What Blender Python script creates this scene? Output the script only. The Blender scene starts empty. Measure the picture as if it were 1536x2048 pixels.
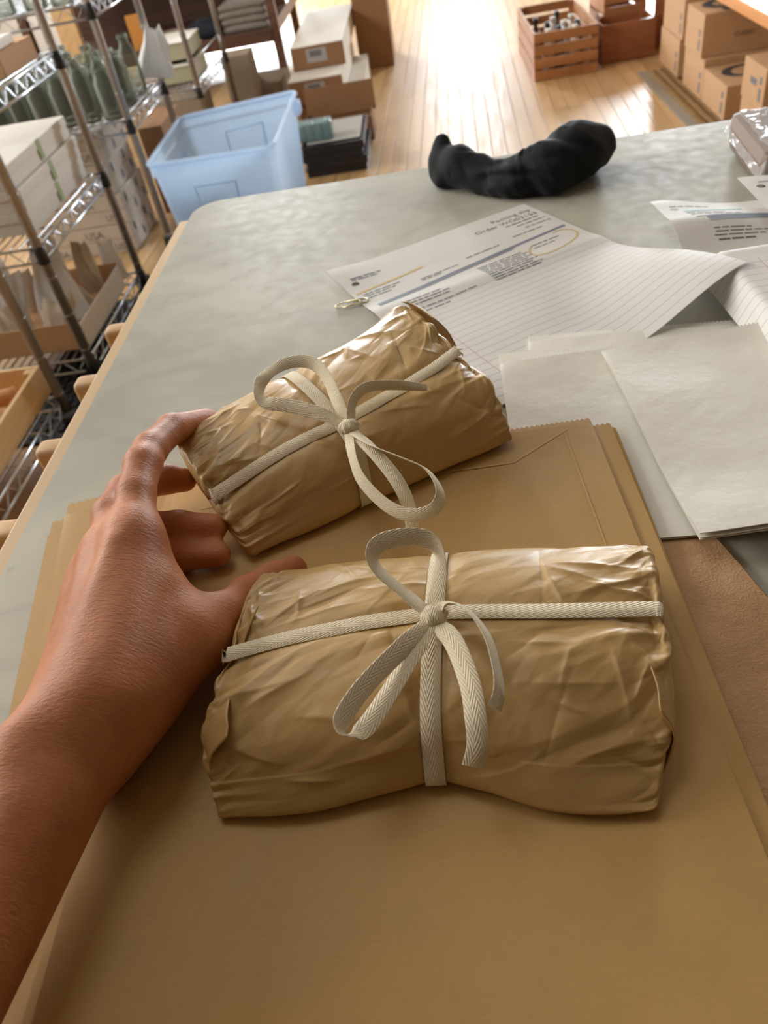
import bpy, bmesh, math, random
import numpy as np
from mathutils import Vector, Matrix
random.seed(7)
SC = bpy.context.scene
COL = SC.collection

# ------------------------------------------------------------------ camera
cam_d = bpy.data.cameras.new('camera')
cam = bpy.data.objects.new('camera', cam_d); COL.objects.link(cam)
R = Matrix(((0.9877560, 0.1047814, 0.1155805), (0.0159401, 0.6692067, -0.7429053), (-0.1551899, 0.7356516, 0.6593427)))
M4 = R.to_4x4(); M4.translation = (0, 0, 1.06)
cam.matrix_world = M4
cam_d.sensor_fit = 'VERTICAL'; cam_d.sensor_height = 36.0; cam_d.sensor_width = 27.0
cam_d.lens = 1538.0 / 2048.0 * 36.0
cam_d.clip_start = 0.01
cam_d.dof.use_dof = True; cam_d.dof.focus_distance = 0.37; cam_d.dof.aperture_fstop = 14.5
SC.camera = cam

# ------------------------------------------------------------------ world, light, exposure
W = bpy.data.worlds.new('world'); SC.world = W; W.use_nodes = True
bg = W.node_tree.nodes['Background']; bg.inputs[0].default_value = (0.80, 0.90, 1.0, 1); bg.inputs[1].default_value = 1.0
SC.view_settings.view_transform = 'Standard'; SC.view_settings.look = 'None'
SC.view_settings.gamma = 1.0; SC.view_settings.use_curve_mapping = False
SC.view_settings.exposure = 1.45
SC.cycles.use_denoising = True
SC.cycles.max_bounces = 8; SC.cycles.diffuse_bounces = 4; SC.cycles.glossy_bounces = 4
SC.cycles.transmission_bounces = 6; SC.cycles.transparent_max_bounces = 10
SC.cycles.sample_clamp_indirect = 6.0
SC.cycles.caustics_reflective = False; SC.cycles.caustics_refractive = False

TZ = 0.76            # table top height
BACK_Y = 9.6         # back wall with the windows
WINS = [(-1.95, .95), (0.42, .85), (2.75, .95)]   # centre x, width
def window_light(x, w, e, col=(0.87, 0.94, 1.0)):
    d = bpy.data.lights.new('window_daylight', 'AREA'); d.shape = 'RECTANGLE'; d.size = w; d.size_y = 1.35
    d.energy = e; d.color = col
    o = bpy.data.objects.new('window_daylight', d); COL.objects.link(o)
    o.location = (x, BACK_Y - 0.02, 1.65); o.rotation_euler = (math.radians(-90), 0, 0)
for (x, w), e in zip(WINS, (120, 19, 130)): window_light(x, w, e)
LEFT_X = -3.2
WINS_L = [(1.0, 1.3), (2.9, 1.3), (5.2, 1.3), (7.5, 1.3)]      # windows of the left wall: centre y, width
for (y, w), e in zip(WINS_L, (20, 33, 8, 8)):
    d = bpy.data.lights.new('window_daylight', 'AREA'); d.shape = 'RECTANGLE'; d.size = w; d.size_y = 1.3; d.energy = e; d.color = (1.0, .965, .91)
    o = bpy.data.objects.new('window_daylight', d); COL.objects.link(o); o.location = (LEFT_X + .02, y, 2.05); o.rotation_euler = (math.radians(90), 0, math.radians(-90))

FILL = (-.7, 1.45, 1.1)        # made-up ceiling opening for an added fill light: centre x, y, size
d = bpy.data.lights.new('overhead_fill', 'AREA'); d.shape = 'SQUARE'; d.size = FILL[2]; d.energy = 2.3; d.color = (1.0, .95, .86)  # added overhead fill to brighten the near table
o = bpy.data.objects.new('overhead_fill', d); COL.objects.link(o); o.location = (FILL[0], FILL[1], 3.19)
# ------------------------------------------------------------------ node helpers
class NT:
    def __init__(s, name):
        s.m = bpy.data.materials.new(name); s.m.use_nodes = True
        s.t = s.m.node_tree; s.b = s.t.nodes['Principled BSDF']; s.out = s.t.nodes['Material Output']
        s.tc = None
    def n(s, typ, ins=None, **kw):
        d = s.t.nodes.new(typ)
        for k, v in kw.items(): setattr(d, k, v)
        for k, v in (ins or {}).items(): s.set(d, k, v)
        return d
    def set(s, d, k, v):
        i = d.inputs[k]
        if isinstance(v, bpy.types.NodeSocket): s.t.links.new(v, i)
        elif isinstance(v, bpy.types.Node): s.t.links.new(v.outputs[0], i)
        else: i.default_value = v
    def P(s, **kw):
        for k, v in kw.items(): s.set(s.b, k.replace('_', ' '), v)
    def coord(s, kind='Object', scale=(1, 1, 1), rot=(0, 0, 0)):
        if s.tc is None: s.tc = s.n('ShaderNodeTexCoord')
        m = s.n('ShaderNodeMapping', {'Vector': s.tc.outputs[kind], 'Scale': scale, 'Rotation': rot}); return m.outputs[0]
    def noise(s, vec, scale, detail=4, rough=.55, dist=0.0):
        return s.n('ShaderNodeTexNoise', {'Vector': vec, 'Scale': scale, 'Detail': detail, 'Roughness': rough, 'Distortion': dist}).outputs[0]
    def ramp(s, f, *stops):
        r = s.n('ShaderNodeValToRGB', {'Fac': f}); e = r.color_ramp.elements
        while len(e) < len(stops): e.new(0.5)
        for q, (p, c) in zip(e, stops):
            q.position = p; q.color = (c[0], c[1], c[2], 1) if hasattr(c, '__len__') else (c, c, c, 1)
        return r.outputs[0]
    def mix(s, f, a, b, mode='MIX'):
        m = s.n('ShaderNodeMix', data_type='RGBA', blend_type=mode)
        s.set(m, 0, f)
        for k, v in ((6, a), (7, b)):
            if isinstance(v, tuple): v = (v[0], v[1], v[2], 1)
            s.set(m, k, v)
        return m.outputs[2]
    def math(s, op, a, b=0.0, c=None):
        m = s.n('ShaderNodeMath', operation=op); s.set(m, 0, a); s.set(m, 1, b)
        if c is not None: s.set(m, 2, c)
        return m.outputs[0]
    def bump(s, h, strength=.3, dist=.001):
        b = s.n('ShaderNodeBump', {'Height': h, 'Strength': strength, 'Distance': dist}); s.set(s.b, 'Normal', b.outputs[0]); return b

def srgb(r, g, b):
    f = lambda c: ((c / 255 + .055) / 1.055) ** 2.4 if c > 10 else c / 255 / 12.92
    return (f(r), f(g), f(b), 1)
MATS = {}
def flat(name, col, rough=.6, metal=0.0, spec=.5, noise=0.0, nscale=30.0, coat=0.0):
    if name in MATS: return MATS[name]
    k = NT(name); c = (col[0], col[1], col[2], 1)
    if noise:
        f = k.noise(k.coord(), nscale, 3)
        d = tuple(max(0, v * (1 - noise)) for v in c[:3]); l = tuple(min(1, v * (1 + noise)) for v in c[:3])
        k.P(Base_Color=k.ramp(f, (.3, d), (.7, l)))
    else: k.P(Base_Color=c)
    k.P(Roughness=rough, Metallic=metal, Specular_IOR_Level=spec, Coat_Weight=coat)
    MATS[name] = k.m; return k.m

def mk_kraft(name, base, rough, bump, spec=.5, fib=.06, fine=.0003):
    k = NT(name); v = k.coord()
    f1 = k.noise(k.coord(scale=(1, 1, 1)), 35, 5); f2 = k.noise(k.coord(scale=(60, 260, 260)), 4, 3)
    f = k.math('ADD', k.math('MULTIPLY', f1, .6), k.math('MULTIPLY', f2, .4))
    d = tuple(x * (1 - fib) for x in base[:3]); l = tuple(min(1, x * (1 + fib)) for x in base[:3])
    k.P(Base_Color=k.ramp(f, (.35, d), (.65, l)), Roughness=k.ramp(f1, (.3, rough - .06), (.7, rough + .06)), Specular_IOR_Level=spec)
    h = k.math('ADD', k.noise(v, 90, 4, .6), k.math('MULTIPLY', k.noise(v, 900, 2), .35))
    k.bump(h, bump, fine); MATS[name] = k.m; return k.m
KRAFT = mk_kraft('kraft_wrap', srgb(190, 155, 98), .40, .35, .5)
KBAG = mk_kraft('kraft_bag', srgb(190, 152, 92), .52, .22, .32)
KCUT = flat('kraft_cut', srgb(205, 170, 110), .8)
RECYC = mk_kraft('recycled_kraft', srgb(200, 160, 120), .85, .9, .2, .10, .0012)
CARD = mk_kraft('cardboard', srgb(196, 156, 116), .75, .12, .3, .05)
CARD_D = mk_kraft('cardboard_dark', srgb(150, 112, 80), .75, .12, .3, .05)
CARD_G = mk_kraft('cardboard_grey', srgb(165, 150, 132), .7, .12, .3, .05)
INK = flat('black_ink', (.035, .04, .045), .6)
INKG = flat('grey_ink', (.16, .16, .17), .7)
INKB = flat('blue_grey_ink', (.13, .16, .20), .7)

def mk_skin():
    k = NT('skin'); v = k.coord()
    f = k.noise(v, 28, 4); f2 = k.noise(v, 160, 3)
    c = k.ramp(f, (.3, srgb(170, 102, 62)), (.55, srgb(192, 122, 80)), (.75, srgb(204, 136, 94)))
    c = k.mix(k.ramp(f2, (.60, 0.0), (.75, .35)), c, srgb(142, 84, 58)[:3])
    k.P(Base_Color=c, Roughness=.5, Specular_IOR_Level=.35, Subsurface_Weight=.12, Subsurface_Scale=.006, Subsurface_Radius=(1, .35, .2))
    w = k.noise(k.coord(scale=(1.0, 3.2, 1.0), rot=(0, 0, .35)), 260, 3, .6, .6)
    h = k.math('ADD', w, k.math('MULTIPLY', k.noise(v, 900, 2), .4))
    h = k.math('ADD', h, k.math('MULTIPLY', k.noise(v, 60, 3), .6))
    k.bump(h, .5, .0008); return k.m
SKIN = mk_skin()

def mk_tape():
    k = NT('cotton_tape'); uv = k.coord('UV')
    sx = k.n('ShaderNodeSeparateXYZ', {'Vector': uv}); u, v = sx.outputs[0], sx.outputs[1]
    a = k.math('ABSOLUTE', k.math('SUBTRACT', u, .5))
    ph = k.math('ADD', k.math('MULTIPLY', v, 620.0), k.math('MULTIPLY', k.math('PINGPONG', k.math('MULTIPLY', u, 3.0), 1.0), 5.0))
    s = k.math('SINE', k.math('MULTIPLY', ph, 3.2))
    f = k.noise(k.coord(), 500, 3)
    c = k.mix(k.ramp(s, (.0, 0.0), (1.0, 1.0)), srgb(222, 206, 174)[:3], srgb(242, 230, 202)[:3])
    k.P(Base_Color=c, Roughness=.85, Specular_IOR_Level=.2, Sheen_Weight=.25)
    k.bump(k.math('ADD', s, f), .45, .0003); return k.m
TAPE = mk_tape()

def mk_table():
    k = NT('marbled_laminate'); v = k.coord()
    w = k.noise(v, 4.5, 4, .55, .3); w2 = k.noise(k.coord(scale=(1, 1.6, 1), rot=(0, 0, .6)), 5.5, 4, .55, .8); g = k.noise(v, 70, 4)
    c = k.ramp(w, (.34, srgb(172, 168, 153)), (.52, srgb(191, 187, 171)), (.70, srgb(200, 196, 180)))
    vein = k.ramp(k.math('ABSOLUTE', k.math('SUBTRACT', w2, .5)), (.0, .22), (.07, 0.0))
    c = k.mix(vein, c, srgb(138, 134, 126)[:3]); c = k.mix(k.ramp(g, (.66, 0.0), (.76, .25)), c, srgb(120, 114, 100)[:3])
    k.P(Base_Color=c, Roughness=k.ramp(g, (.3, .48), (.7, .60)), Specular_IOR_Level=.22); k.bump(g, .05, .0004); return k.m
LAMINATE = mk_table()

def mk_wood(name, a, b, rough=.5, scale=18, stretch=(1, .06, 1), coat=0.0, kind='Object', bump=.08):
    k = NT(name); v = k.coord(kind, scale=stretch)
    oi = k.n('ShaderNodeObjectInfo')
    vv = k.n('ShaderNodeVectorMath', {0: v, 1: oi.outputs['Location']}, operation='ADD').outputs[0]
    f = k.noise(vv, scale, 5, .6, .8); g = k.noise(vv, scale * 7, 3)
    c = k.ramp(k.math('ADD', k.math('MULTIPLY', f, .75), k.math('MULTIPLY', g, .25)), (.32, a), (.68, b))
    hv = k.n('ShaderNodeHueSaturation', {'Color': c, 'Value': k.math('ADD', k.math('MULTIPLY', oi.outputs['Random'], .22), .89)})
    k.P(Base_Color=hv.outputs[0], Roughness=k.ramp(g, (.3, rough - .06), (.7, rough + .08)), Coat_Weight=coat, Coat_Roughness=.25); k.bump(f, bump, .001); MATS[name] = k.m; return k.m
PINE = mk_wood('pale_pine', srgb(206, 170, 122), srgb(228, 198, 152), .5)
PINE_X = mk_wood('pale_pine_crosswise', srgb(196, 150, 100), srgb(222, 182, 132), .5, stretch=(.06, 1, 1))
CRATEW = mk_wood('amber_crate_wood', srgb(150, 98, 58), srgb(184, 130, 82), .5, stretch=(.08, 1, 1))
REDWOOD = mk_wood('reddish_wood', srgb(140, 84, 54), srgb(172, 110, 74), .45, stretch=(.08, 1, 1))
DARKWOOD = mk_wood('dark_brown_wood', srgb(84, 56, 42), srgb(112, 78, 58), .45, stretch=(.08, 1, 1))
FLOORW = mk_wood('varnished_maple_floor', srgb(188, 148, 98), srgb(216, 178, 128), .37, 9, (1, .05, 1), 0.0, bump=.12)

def mk_chrome():
    k = NT('chrome_wire'); k.P(Base_Color=(.62, .64, .67, 1), Metallic=1.0, Roughness=.24); return k.m
CHROME = mk_chrome()
POSTM = flat('grooved_post_metal', (.42, .40, .38), .38, .75)
BLACKP = flat('black_plastic', (.02, .02, .022), .45)
WHITEB = flat('white_box_board', srgb(226, 221, 210), .5, noise=.03)
WHITEP = flat('white_plastic', srgb(214, 208, 192), .35)
GREYCLOTH = flat('grey_cloth', srgb(140, 132, 122), .95, noise=.12, nscale=40)
WALLM = flat('wall_paint', srgb(150, 138, 122), .85)
WALLD = flat('dark_panelling', srgb(84, 72, 62), .8)
CEILM = flat('ceiling_paint', srgb(160, 152, 140), .9)

def mk_paper(name, base=srgb(236, 232, 226), ruled=False, w=.216, h=.279, bumpy=.25, rough=.6, trans=.12):
    k = NT(name); c = base; f = k.noise(k.coord(), 45, 4)
    if ruled:
        s = k.n('ShaderNodeSeparateXYZ', {'Vector': k.coord('UV')}); u, v = s.outputs[0], s.outputs[1]
        line = k.math('LESS_THAN', k.math('FRACT', k.math('DIVIDE', v, .0087)), .075)
        keep = k.math('GREATER_THAN', v, ruled)
        marg = k.math('LESS_THAN', k.math('ABSOLUTE', k.math('SUBTRACT', u, .031)), .0004)
        c = k.mix(k.math('MULTIPLY', k.math('MULTIPLY', line, keep), .6), c[:3], srgb(150, 150, 162)[:3])
        c = k.mix(k.math('MULTIPLY', k.math('MULTIPLY', marg, keep), .55), c, srgb(200, 130, 125)[:3])
    k.P(Base_Color=c, Roughness=rough, Specular_IOR_Level=.3)
    bp = k.bump(f, bumpy, .0015)
    if trans:
        tr = k.n('ShaderNodeBsdfTranslucent', {'Color': (.85, .83, .78, 1), 'Normal': bp.outputs[0]})
        mx = k.n('ShaderNodeMixShader', {0: trans, 1: k.b.outputs[0], 2: tr.outputs[0]}); k.t.links.new(mx.outputs[0], k.out.inputs[0])
    MATS[name] = k.m; return k.m
PAPER = mk_paper('ruled_paper', ruled=.115)
PAPER2 = mk_paper('printed_paper', ruled=.15)
GLASSINE = mk_paper('white_glassine', srgb(246, 242, 230), bumpy=.5, rough=.42, trans=.10)
def mk_film(name, tint, alpha, rough, bump=.6):
    k = NT(name); k.P(Base_Color=tint, Roughness=rough, Specular_IOR_Level=.8); b = k.bump(k.noise(k.coord(), 60, 3, .6, 1.2), bump, .003)
    t = k.n('ShaderNodeBsdfTransparent', {'Color': (1, 1, 1, 1)})
    mx = k.n('ShaderNodeMixShader', {0: alpha, 1: t.outputs[0], 2: k.b.outputs[0]}); k.t.links.new(mx.outputs[0], k.out.inputs[0]); return k.m
FILM = mk_film('clear_shrink_film', (.75, .75, .75, 1), .28, .08)
def mk_tub():
    k = NT('frosted_clear_plastic'); k.P(Base_Color=(.74, .85, 1.0, 1), Roughness=.3, Specular_IOR_Level=.6)
    tl = k.n('ShaderNodeBsdfTranslucent', {'Color': (.76, .88, 1.0, 1)}); tp = k.n('ShaderNodeBsdfTransparent', {'Color': (.82, .91, 1, 1)})
    a = k.n('ShaderNodeMixShader', {0: .68, 1: k.b.outputs[0], 2: tl.outputs[0]}); b = k.n('ShaderNodeMixShader', {0: .26, 1: a.outputs[0], 2: tp.outputs[0]})
    k.t.links.new(b.outputs[0], k.out.inputs[0]); return k.m
TUBM = mk_tub()
def mk_glass():
    k = NT('greenish_glass'); k.P(Base_Color=(.48, .50, .45, 1), Roughness=.08, Specular_IOR_Level=1.0)
    t = k.n('ShaderNodeBsdfTransparent', {'Color': (.91, .93, .90, 1)}); lw = k.n('ShaderNodeLayerWeight', {'Blend': .25})
    mx = k.n('ShaderNodeMixShader', {0: k.math('ADD', k.math('MULTIPLY', lw.outputs[0], .95), .10), 1: t.outputs[0], 2: k.b.outputs[0]}); k.t.links.new(mx.outputs[0], k.out.inputs[0]); return k.m
GLASS = mk_glass()
def mk_cloth_black():
    k = NT('black_knit'); v = k.coord(); f = k.noise(v, 25, 4); k.P(Base_Color=k.ramp(f, (.3, (.007, .008, .010)), (.7, (.015, .017, .021))), Roughness=.8, Specular_IOR_Level=.25, Sheen_Weight=.14, Sheen_Roughness=.4)
    k.bump(k.math('ADD', k.noise(v, 700, 2), k.math('MULTIPLY', f, 2.0)), .35, .001); return k.m
BLACKCLOTH = mk_cloth_black()

# ------------------------------------------------------------------ object helpers
def mesh_obj(name, verts, faces, mat, parent=None, smooth=False, uv=None):
    me = bpy.data.meshes.new(name)
    me.from_pydata([tuple(v) for v in verts], [], [tuple(int(i) for i in f) for f in faces])
    if mat: me.materials.append(mat)
    if smooth: me.polygons.foreach_set('use_smooth', [True] * len(me.polygons))
    if uv is not None:
        l = me.uv_layers.new(name='uv'); idx = np.zeros(len(me.loops), np.int32); me.loops.foreach_get('vertex_index', idx)
        l.data.foreach_set('uv', np.asarray(uv, np.float32)[idx].ravel())
    me.update()
    o = bpy.data.objects.new(name, me); COL.objects.link(o)
    if parent: o.parent = parent
    return o
class MB:
    """collects boxes, tubes and sheets into one mesh"""
    def __init__(s): s.v = []; s.f = []; s.sm = []
    def add(s, vs, fs):
        n = len(s.v); s.v += [tuple(v) for v in vs]; s.f += [tuple(i + n for i in f) for f in fs]; return s
    def box(s, x0, x1, y0, y1, z0, z1, bev=0.0, m=None):
        if bev <= 0:
            vs = [(x, y, z) for x in (x0, x1) for y in (y0, y1) for z in (z0, z1)]
            fs = [(0, 1, 3, 2), (4, 6, 7, 5), (0, 4, 5, 1), (2, 3, 7, 6), (0, 2, 6, 4), (1, 5, 7, 3)]
        else:
            bm = bmesh.new(); bmesh.ops.create_cube(bm, size=1)
            bmesh.ops.scale(bm, vec=(x1 - x0, y1 - y0, z1 - z0), verts=bm.verts)
            bmesh.ops.translate(bm, vec=((x0 + x1) / 2, (y0 + y1) / 2, (z0 + z1) / 2), verts=bm.verts)
            bmesh.ops.bevel(bm, geom=bm.edges[:], offset=bev, segments=2, affect='EDGES', profile=.6)
            bm.verts.index_update(); vs = [tuple(v.co) for v in bm.verts]; fs = [tuple(v.index for v in f.verts) for f in bm.faces]; bm.free()
        if m is not None: vs = [tuple(m @ Vector(v)) for v in vs]
        return s.add(vs, fs)
    def tube(s, pts, r, n=8, caps=True):
        pts = [Vector(p) for p in pts]; vs = []; fs = []; k = len(pts)
        rs = r if hasattr(r, '__len__') else [r] * k
        up = None
        for i, p in enumerate(pts):
            t = (pts[min(i + 1, k - 1)] - pts[max(i - 1, 0)]).normalized()
            if up is None: up = t.orthogonal().normalized()
            up = (up - t * up.dot(t)).normalized(); b = t.cross(up)
            vs += [p + (up * math.cos(a) + b * math.sin(a)) * rs[i] for a in [2 * math.pi * j / n for j in range(n)]]
        for i in range(k - 1):
            for j in range(n): fs.append((i * n + j, i * n + (j + 1) % n, (i + 1) * n + (j + 1) % n, (i + 1) * n + j))
        if caps: fs += [tuple(range(n - 1, -1, -1)), tuple(range((k - 1) * n, k * n))]
        return s.add(vs, fs)
    def lathe(s, prof, c=(0, 0, 0), n=20):
        vs = []; fs = []; k = len(prof)
        for r, z in prof: vs += [(c[0] + r * math.cos(2 * math.pi * j / n), c[1] + r * math.sin(2 * math.pi * j / n), c[2] + z) for j in range(n)]
        for i in range(k - 1):
            for j in range(n): fs.append((i * n + j, i * n + (j + 1) % n, (i + 1) * n + (j + 1) % n, (i + 1) * n + j))
        return s.add(vs, fs)
    def build(s, name, mat, parent=None, smooth=False): return mesh_obj(name, s.v, s.f, mat, parent, smooth)
def tag(o, label=None, cat=None, group=None, kind=None):
    if label: o['label'] = label
    if cat: o['category'] = cat
    if group: o['group'] = group
    if kind: o['kind'] = kind
    return o
def empty(name, loc=(0, 0, 0), rz=0.0):
    o = bpy.data.objects.new(name, None); o.empty_display_size = .05; COL.objects.link(o); o.location = loc; o.rotation_euler = (0, 0, rz); return o
def copy_tree(o, parent=None):
    c = o.copy(); COL.objects.link(c)
    if parent: c.parent = parent
    for ch in list(o.children): copy_tree(ch, c)
    return c
def text_mesh(s, size, thick=0.0):
    cu = bpy.data.curves.new('t', 'FONT'); cu.body = s; cu.size = size; cu.resolution_u = 2; cu.extrude = thick
    o = bpy.data.objects.new('t', cu); me = bpy.data.meshes.new_from_object(o)
    v = [tuple(q.co) for q in me.vertices]; f = [tuple(p.vertices) for p in me.polygons]
    bpy.data.objects.remove(o); bpy.data.curves.remove(cu); bpy.data.meshes.remove(me); return v, f

# numpy noise ------------------------------------------------------
def _hash(ix, iy, seed):
    h = (ix.astype(np.int64) * 374761393 + iy.astype(np.int64) * 668265263 + seed * 1442695041) & 0x7fffffff
    h = ((h ^ (h >> 13)) * 1274126177) & 0x7fffffff
    return ((h ^ (h >> 16)) & 0xffff) / 65535.0
def smooth_noise(x, y, scale, seed=0):
    x = x / scale; y = y / scale; ix = np.floor(x); iy = np.floor(y); fx = x - ix; fy = y - iy
    fx = fx * fx * (3 - 2 * fx); fy = fy * fy * (3 - 2 * fy)
    h = lambda a, b: _hash(ix + a, iy + b, seed)
    return (h(0, 0) * (1 - fx) + h(1, 0) * fx) * (1 - fy) + (h(0, 1) * (1 - fx) + h(1, 1) * fx) * fy - .5
def facet_noise(x, y, scale, seed=0):
    """piecewise linear over warped triangles: sharp paper creases"""
    wx = smooth_noise(x, y, scale * 1.4, seed + 5) * scale * .9; wy = smooth_noise(x, y, scale * 1.4, seed + 9) * scale * .9
    x = (x + wx) / scale; y = (y + wy) / scale; x, y = x + y * .5, y * .866
    ix = np.floor(x); iy = np.floor(y); fx = x - ix; fy = y - iy
    h = lambda a, b: _hash(ix + a, iy + b, seed)
    lo = h(0, 0) + fx * (h(1, 0) - h(0, 0)) + fy * (h(0, 1) - h(0, 0))
    hi = h(1, 1) + (1 - fx) * (h(0, 1) - h(1, 1)) + (1 - fy) * (h(1, 0) - h(1, 1))
    return np.where(fx + fy < 1, lo, hi) - .5
def catmull(P, n):
    P = np.asarray(P, float); k = len(P); t = np.linspace(0, k - 1, n); i = np.clip(np.floor(t).astype(int), 0, k - 2); f = (t - i).reshape((-1,) + (1,) * (P.ndim - 1))
    g = lambda j: P[np.clip(j, 0, k - 1)]
    p0, p1, p2, p3 = g(i - 1), g(i), g(i + 1), g(i + 2)
    return .5 * (2 * p1 + (p2 - p0) * f + (2 * p0 - 5 * p1 + 4 * p2 - p3) * f ** 2 + (3 * p1 - p0 - 3 * p2 + p3) * f ** 3)
def smin(a, b, k):
    h = np.maximum(k - np.abs(a - b), 0) / k
    return np.minimum(a, b) - h * h * k * .25
def rcone(P, a, b, ra, rb, sq=None):
    a = np.asarray(a, np.float32); b = np.asarray(b, np.float32); d = b - a; L2 = float(d @ d)
    t = np.clip(((P - a) @ d) / L2, 0, 1); q = P - a - t[..., None] * d
    return np.sqrt((q * q).sum(-1)) - (ra + (rb - ra) * t)
def chain(P, pts, k=.004):
    """pts: list of (x,y,z,r); smooth union of round cones"""
    D = None
    for p, q in zip(pts[:-1], pts[1:]):
        d = rcone(P, p[:3], q[:3], p[3], q[3]); D = d if D is None else smin(D, d, k)
    return D
def surface_nets(D, org, h):
    nx, ny, nz = D.shape; S = D < 0
    off = [(i, j, k) for i in (0, 1) for j in (0, 1) for k in (0, 1)]
    cs = [S[i:nx - 1 + i, j:ny - 1 + j, k:nz - 1 + k] for i, j, k in off]
    cnt = sum(c.astype(np.int8) for c in cs); mask = (cnt > 0) & (cnt < 8)
    idx = -np.ones(mask.shape, np.int64); w = np.argwhere(mask); idx[mask] = np.arange(len(w))
    vals = {o: D[w[:, 0] + o[0], w[:, 1] + o[1], w[:, 2] + o[2]] for o in off}
    acc = np.zeros((len(w), 3)); num = np.zeros(len(w))
    for a in off:
        for ax in range(3):
            if a[ax] == 0:
                b = list(a); b[ax] = 1; b = tuple(b); da, db = vals[a], vals[b]; m = (da < 0) != (db < 0)
                t = np.where(m, da / np.where(m, da - db, 1), 0); p = np.array(a, float)[None] + np.zeros((len(w), 3)); p[:, ax] += t
                acc += p * m[:, None]; num += m
    V = (w + acc / num[:, None]) * h + np.asarray(org)
    F = []
    for ax in range(3):
        u, v = (ax + 1) % 3, (ax + 2) % 3
        sl0 = [slice(None)] * 3; sl1 = [slice(None)] * 3; sl0[ax] = slice(0, -1); sl1[ax] = slice(1, None)
        A, B = S[tuple(sl0)], S[tuple(sl1)]; e = np.argwhere(A != B)
        e = e[(e[:, u] > 0) & (e[:, v] > 0) & (e[:, u] < D.shape[u] - 1) & (e[:, v] < D.shape[v] - 1)]
        fl = A[e[:, 0], e[:, 1], e[:, 2]]
        q = []
        for du, dv in ((-1, -1), (0, -1), (0, 0), (-1, 0)):
            c = e.copy(); c[:, u] += du; c[:, v] += dv; q.append(idx[c[:, 0], c[:, 1], c[:, 2]])
        q = np.stack(q, 1); q[~fl] = q[~fl][:, ::-1]; F.append(q)
    return V, np.concatenate(F)
def relax(V, F, n=4, lam=.5):
    E = np.concatenate([F[:, [0, 1]], F[:, [1, 2]], F[:, [2, 3]], F[:, [3, 0]]]); E = np.concatenate([E, E[:, ::-1]])
    deg = np.bincount(E[:, 0], minlength=len(V))[:, None]
    for _ in range(n):
        s = np.stack([np.bincount(E[:, 0], V[E[:, 1], c], minlength=len(V)) for c in range(3)], 1)
        V = V + lam * (s / np.maximum(deg, 1) - V)
    return V
def grid_pts(lo, hi, h):
    ax = [np.arange(a, b + h, h) for a, b in zip(lo, hi)]
    return np.stack(np.meshgrid(*ax, indexing='ij'), -1).astype(np.float32)
def grid_faces(nu, nv, closed_v=False):
    i, j = np.meshgrid(np.arange(nu - 1), np.arange(nv if closed_v else nv - 1), indexing='ij'); j2 = (j + 1) % nv
    return np.stack([i * nv + j, (i + 1) * nv + j, (i + 1) * nv + j2, i * nv + j2], -1).reshape(-1, 4)
def grid_normals(P, closed=False):
    du = np.gradient(P, axis=0)
    if closed: dv = (np.roll(P, -1, 1) - np.roll(P, 1, 1)) / 2
    else: dv = np.gradient(P, axis=1)
    n = np.cross(du, dv); return n / np.maximum(np.linalg.norm(n, axis=-1, keepdims=True), 1e-9)
def ribbon(name, pts, ups, width, mat, parent, n=60, thick=.00045, taper=None):
    """a flat woven strip along pts, its face turned towards ups"""
    P = catmull(pts, n); U = catmull(ups, n); T = np.gradient(P, axis=0); T /= np.linalg.norm(T, axis=1, keepdims=True)
    U = U - T * (U * T).sum(1, keepdims=True); U /= np.maximum(np.linalg.norm(U, axis=1, keepdims=True), 1e-9); S = np.cross(T, U)
    d = np.r_[0, np.cumsum(np.linalg.norm(np.diff(P, axis=0), axis=1))]
    w = np.full(n, width) if taper is None else np.interp(np.linspace(0, 1, n), *taper) * width
    V = []; UV = []; prof = [(-.5, 0), (-.47, 1), (0, 1.15), (.47, 1), (.5, 0), (.47, -1), (0, -1.15), (-.47, -1)]
    for a, b in prof:
        V.append(P + S * (a * w)[:, None] + U * (b * thick / 2)); UV.append(np.stack([np.full(n, a + .5), d], 1))
    V = np.stack(V, 1).reshape(-1, 3); UV = np.stack(UV, 1).reshape(-1, 2); k = len(prof)
    F = [tuple(f) for f in grid_faces(n, k, True)] + [tuple(range(k))[::-1], tuple(range((n - 1) * k, n * k))]
    return mesh_obj(name, V, F, mat, parent, True, UV)
# ------------------------------------------------------------------ room shell
floor = tag(MB().box(LEFT_X, 6, -3, BACK_Y, -.06, -.012).build('floor', DARKWOOD), kind='structure')
PLW = .0595
def planks():
    ang = math.radians(2.4); rows = range(-52, 96); rest = MB(); k = 0
    rnd = random.Random(3); protos = {}
    for r in rows:
        x = r * PLW; y = -2.9 + rnd.random() * 1.2
        while y < 9.4:
            L = rnd.choice((1.8, 2.2, 2.6, 3.0)); y1 = y + L
            if -1.75 < x < 1.35 and y1 > 1.2 and y < 7.6 and k < 290:
                key = L
                if key not in protos:
                    o = MB().box(-PLW / 2 + .0012, PLW / 2 - .0012, .0008, L - .0008, -.0115, 0, .0012).build('floorboard', FLOORW, floor); protos[key] = o; c = o
                else:
                    c = protos[key].copy(); COL.objects.link(c); c.parent = floor
                c.location = (x * math.cos(ang) - y * math.sin(ang) * -1, y * math.cos(ang), -.0004 * rnd.random()); c.rotation_euler = (0, 0, -ang); k += 1
            else:
                cx, cy = x + y * math.sin(ang), y
                m = Matrix.Translation((cx, cy, 0)) @ Matrix.Rotation(-ang, 4, 'Z')
                rest.box(-PLW / 2 + .0012, PLW / 2 - .0012, 0, L, -.0115, -.0003, m=m)
            y = y1
    tag(rest.build('outer_floorboards', FLOORW, floor), kind='stuff')
planks()
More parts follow.
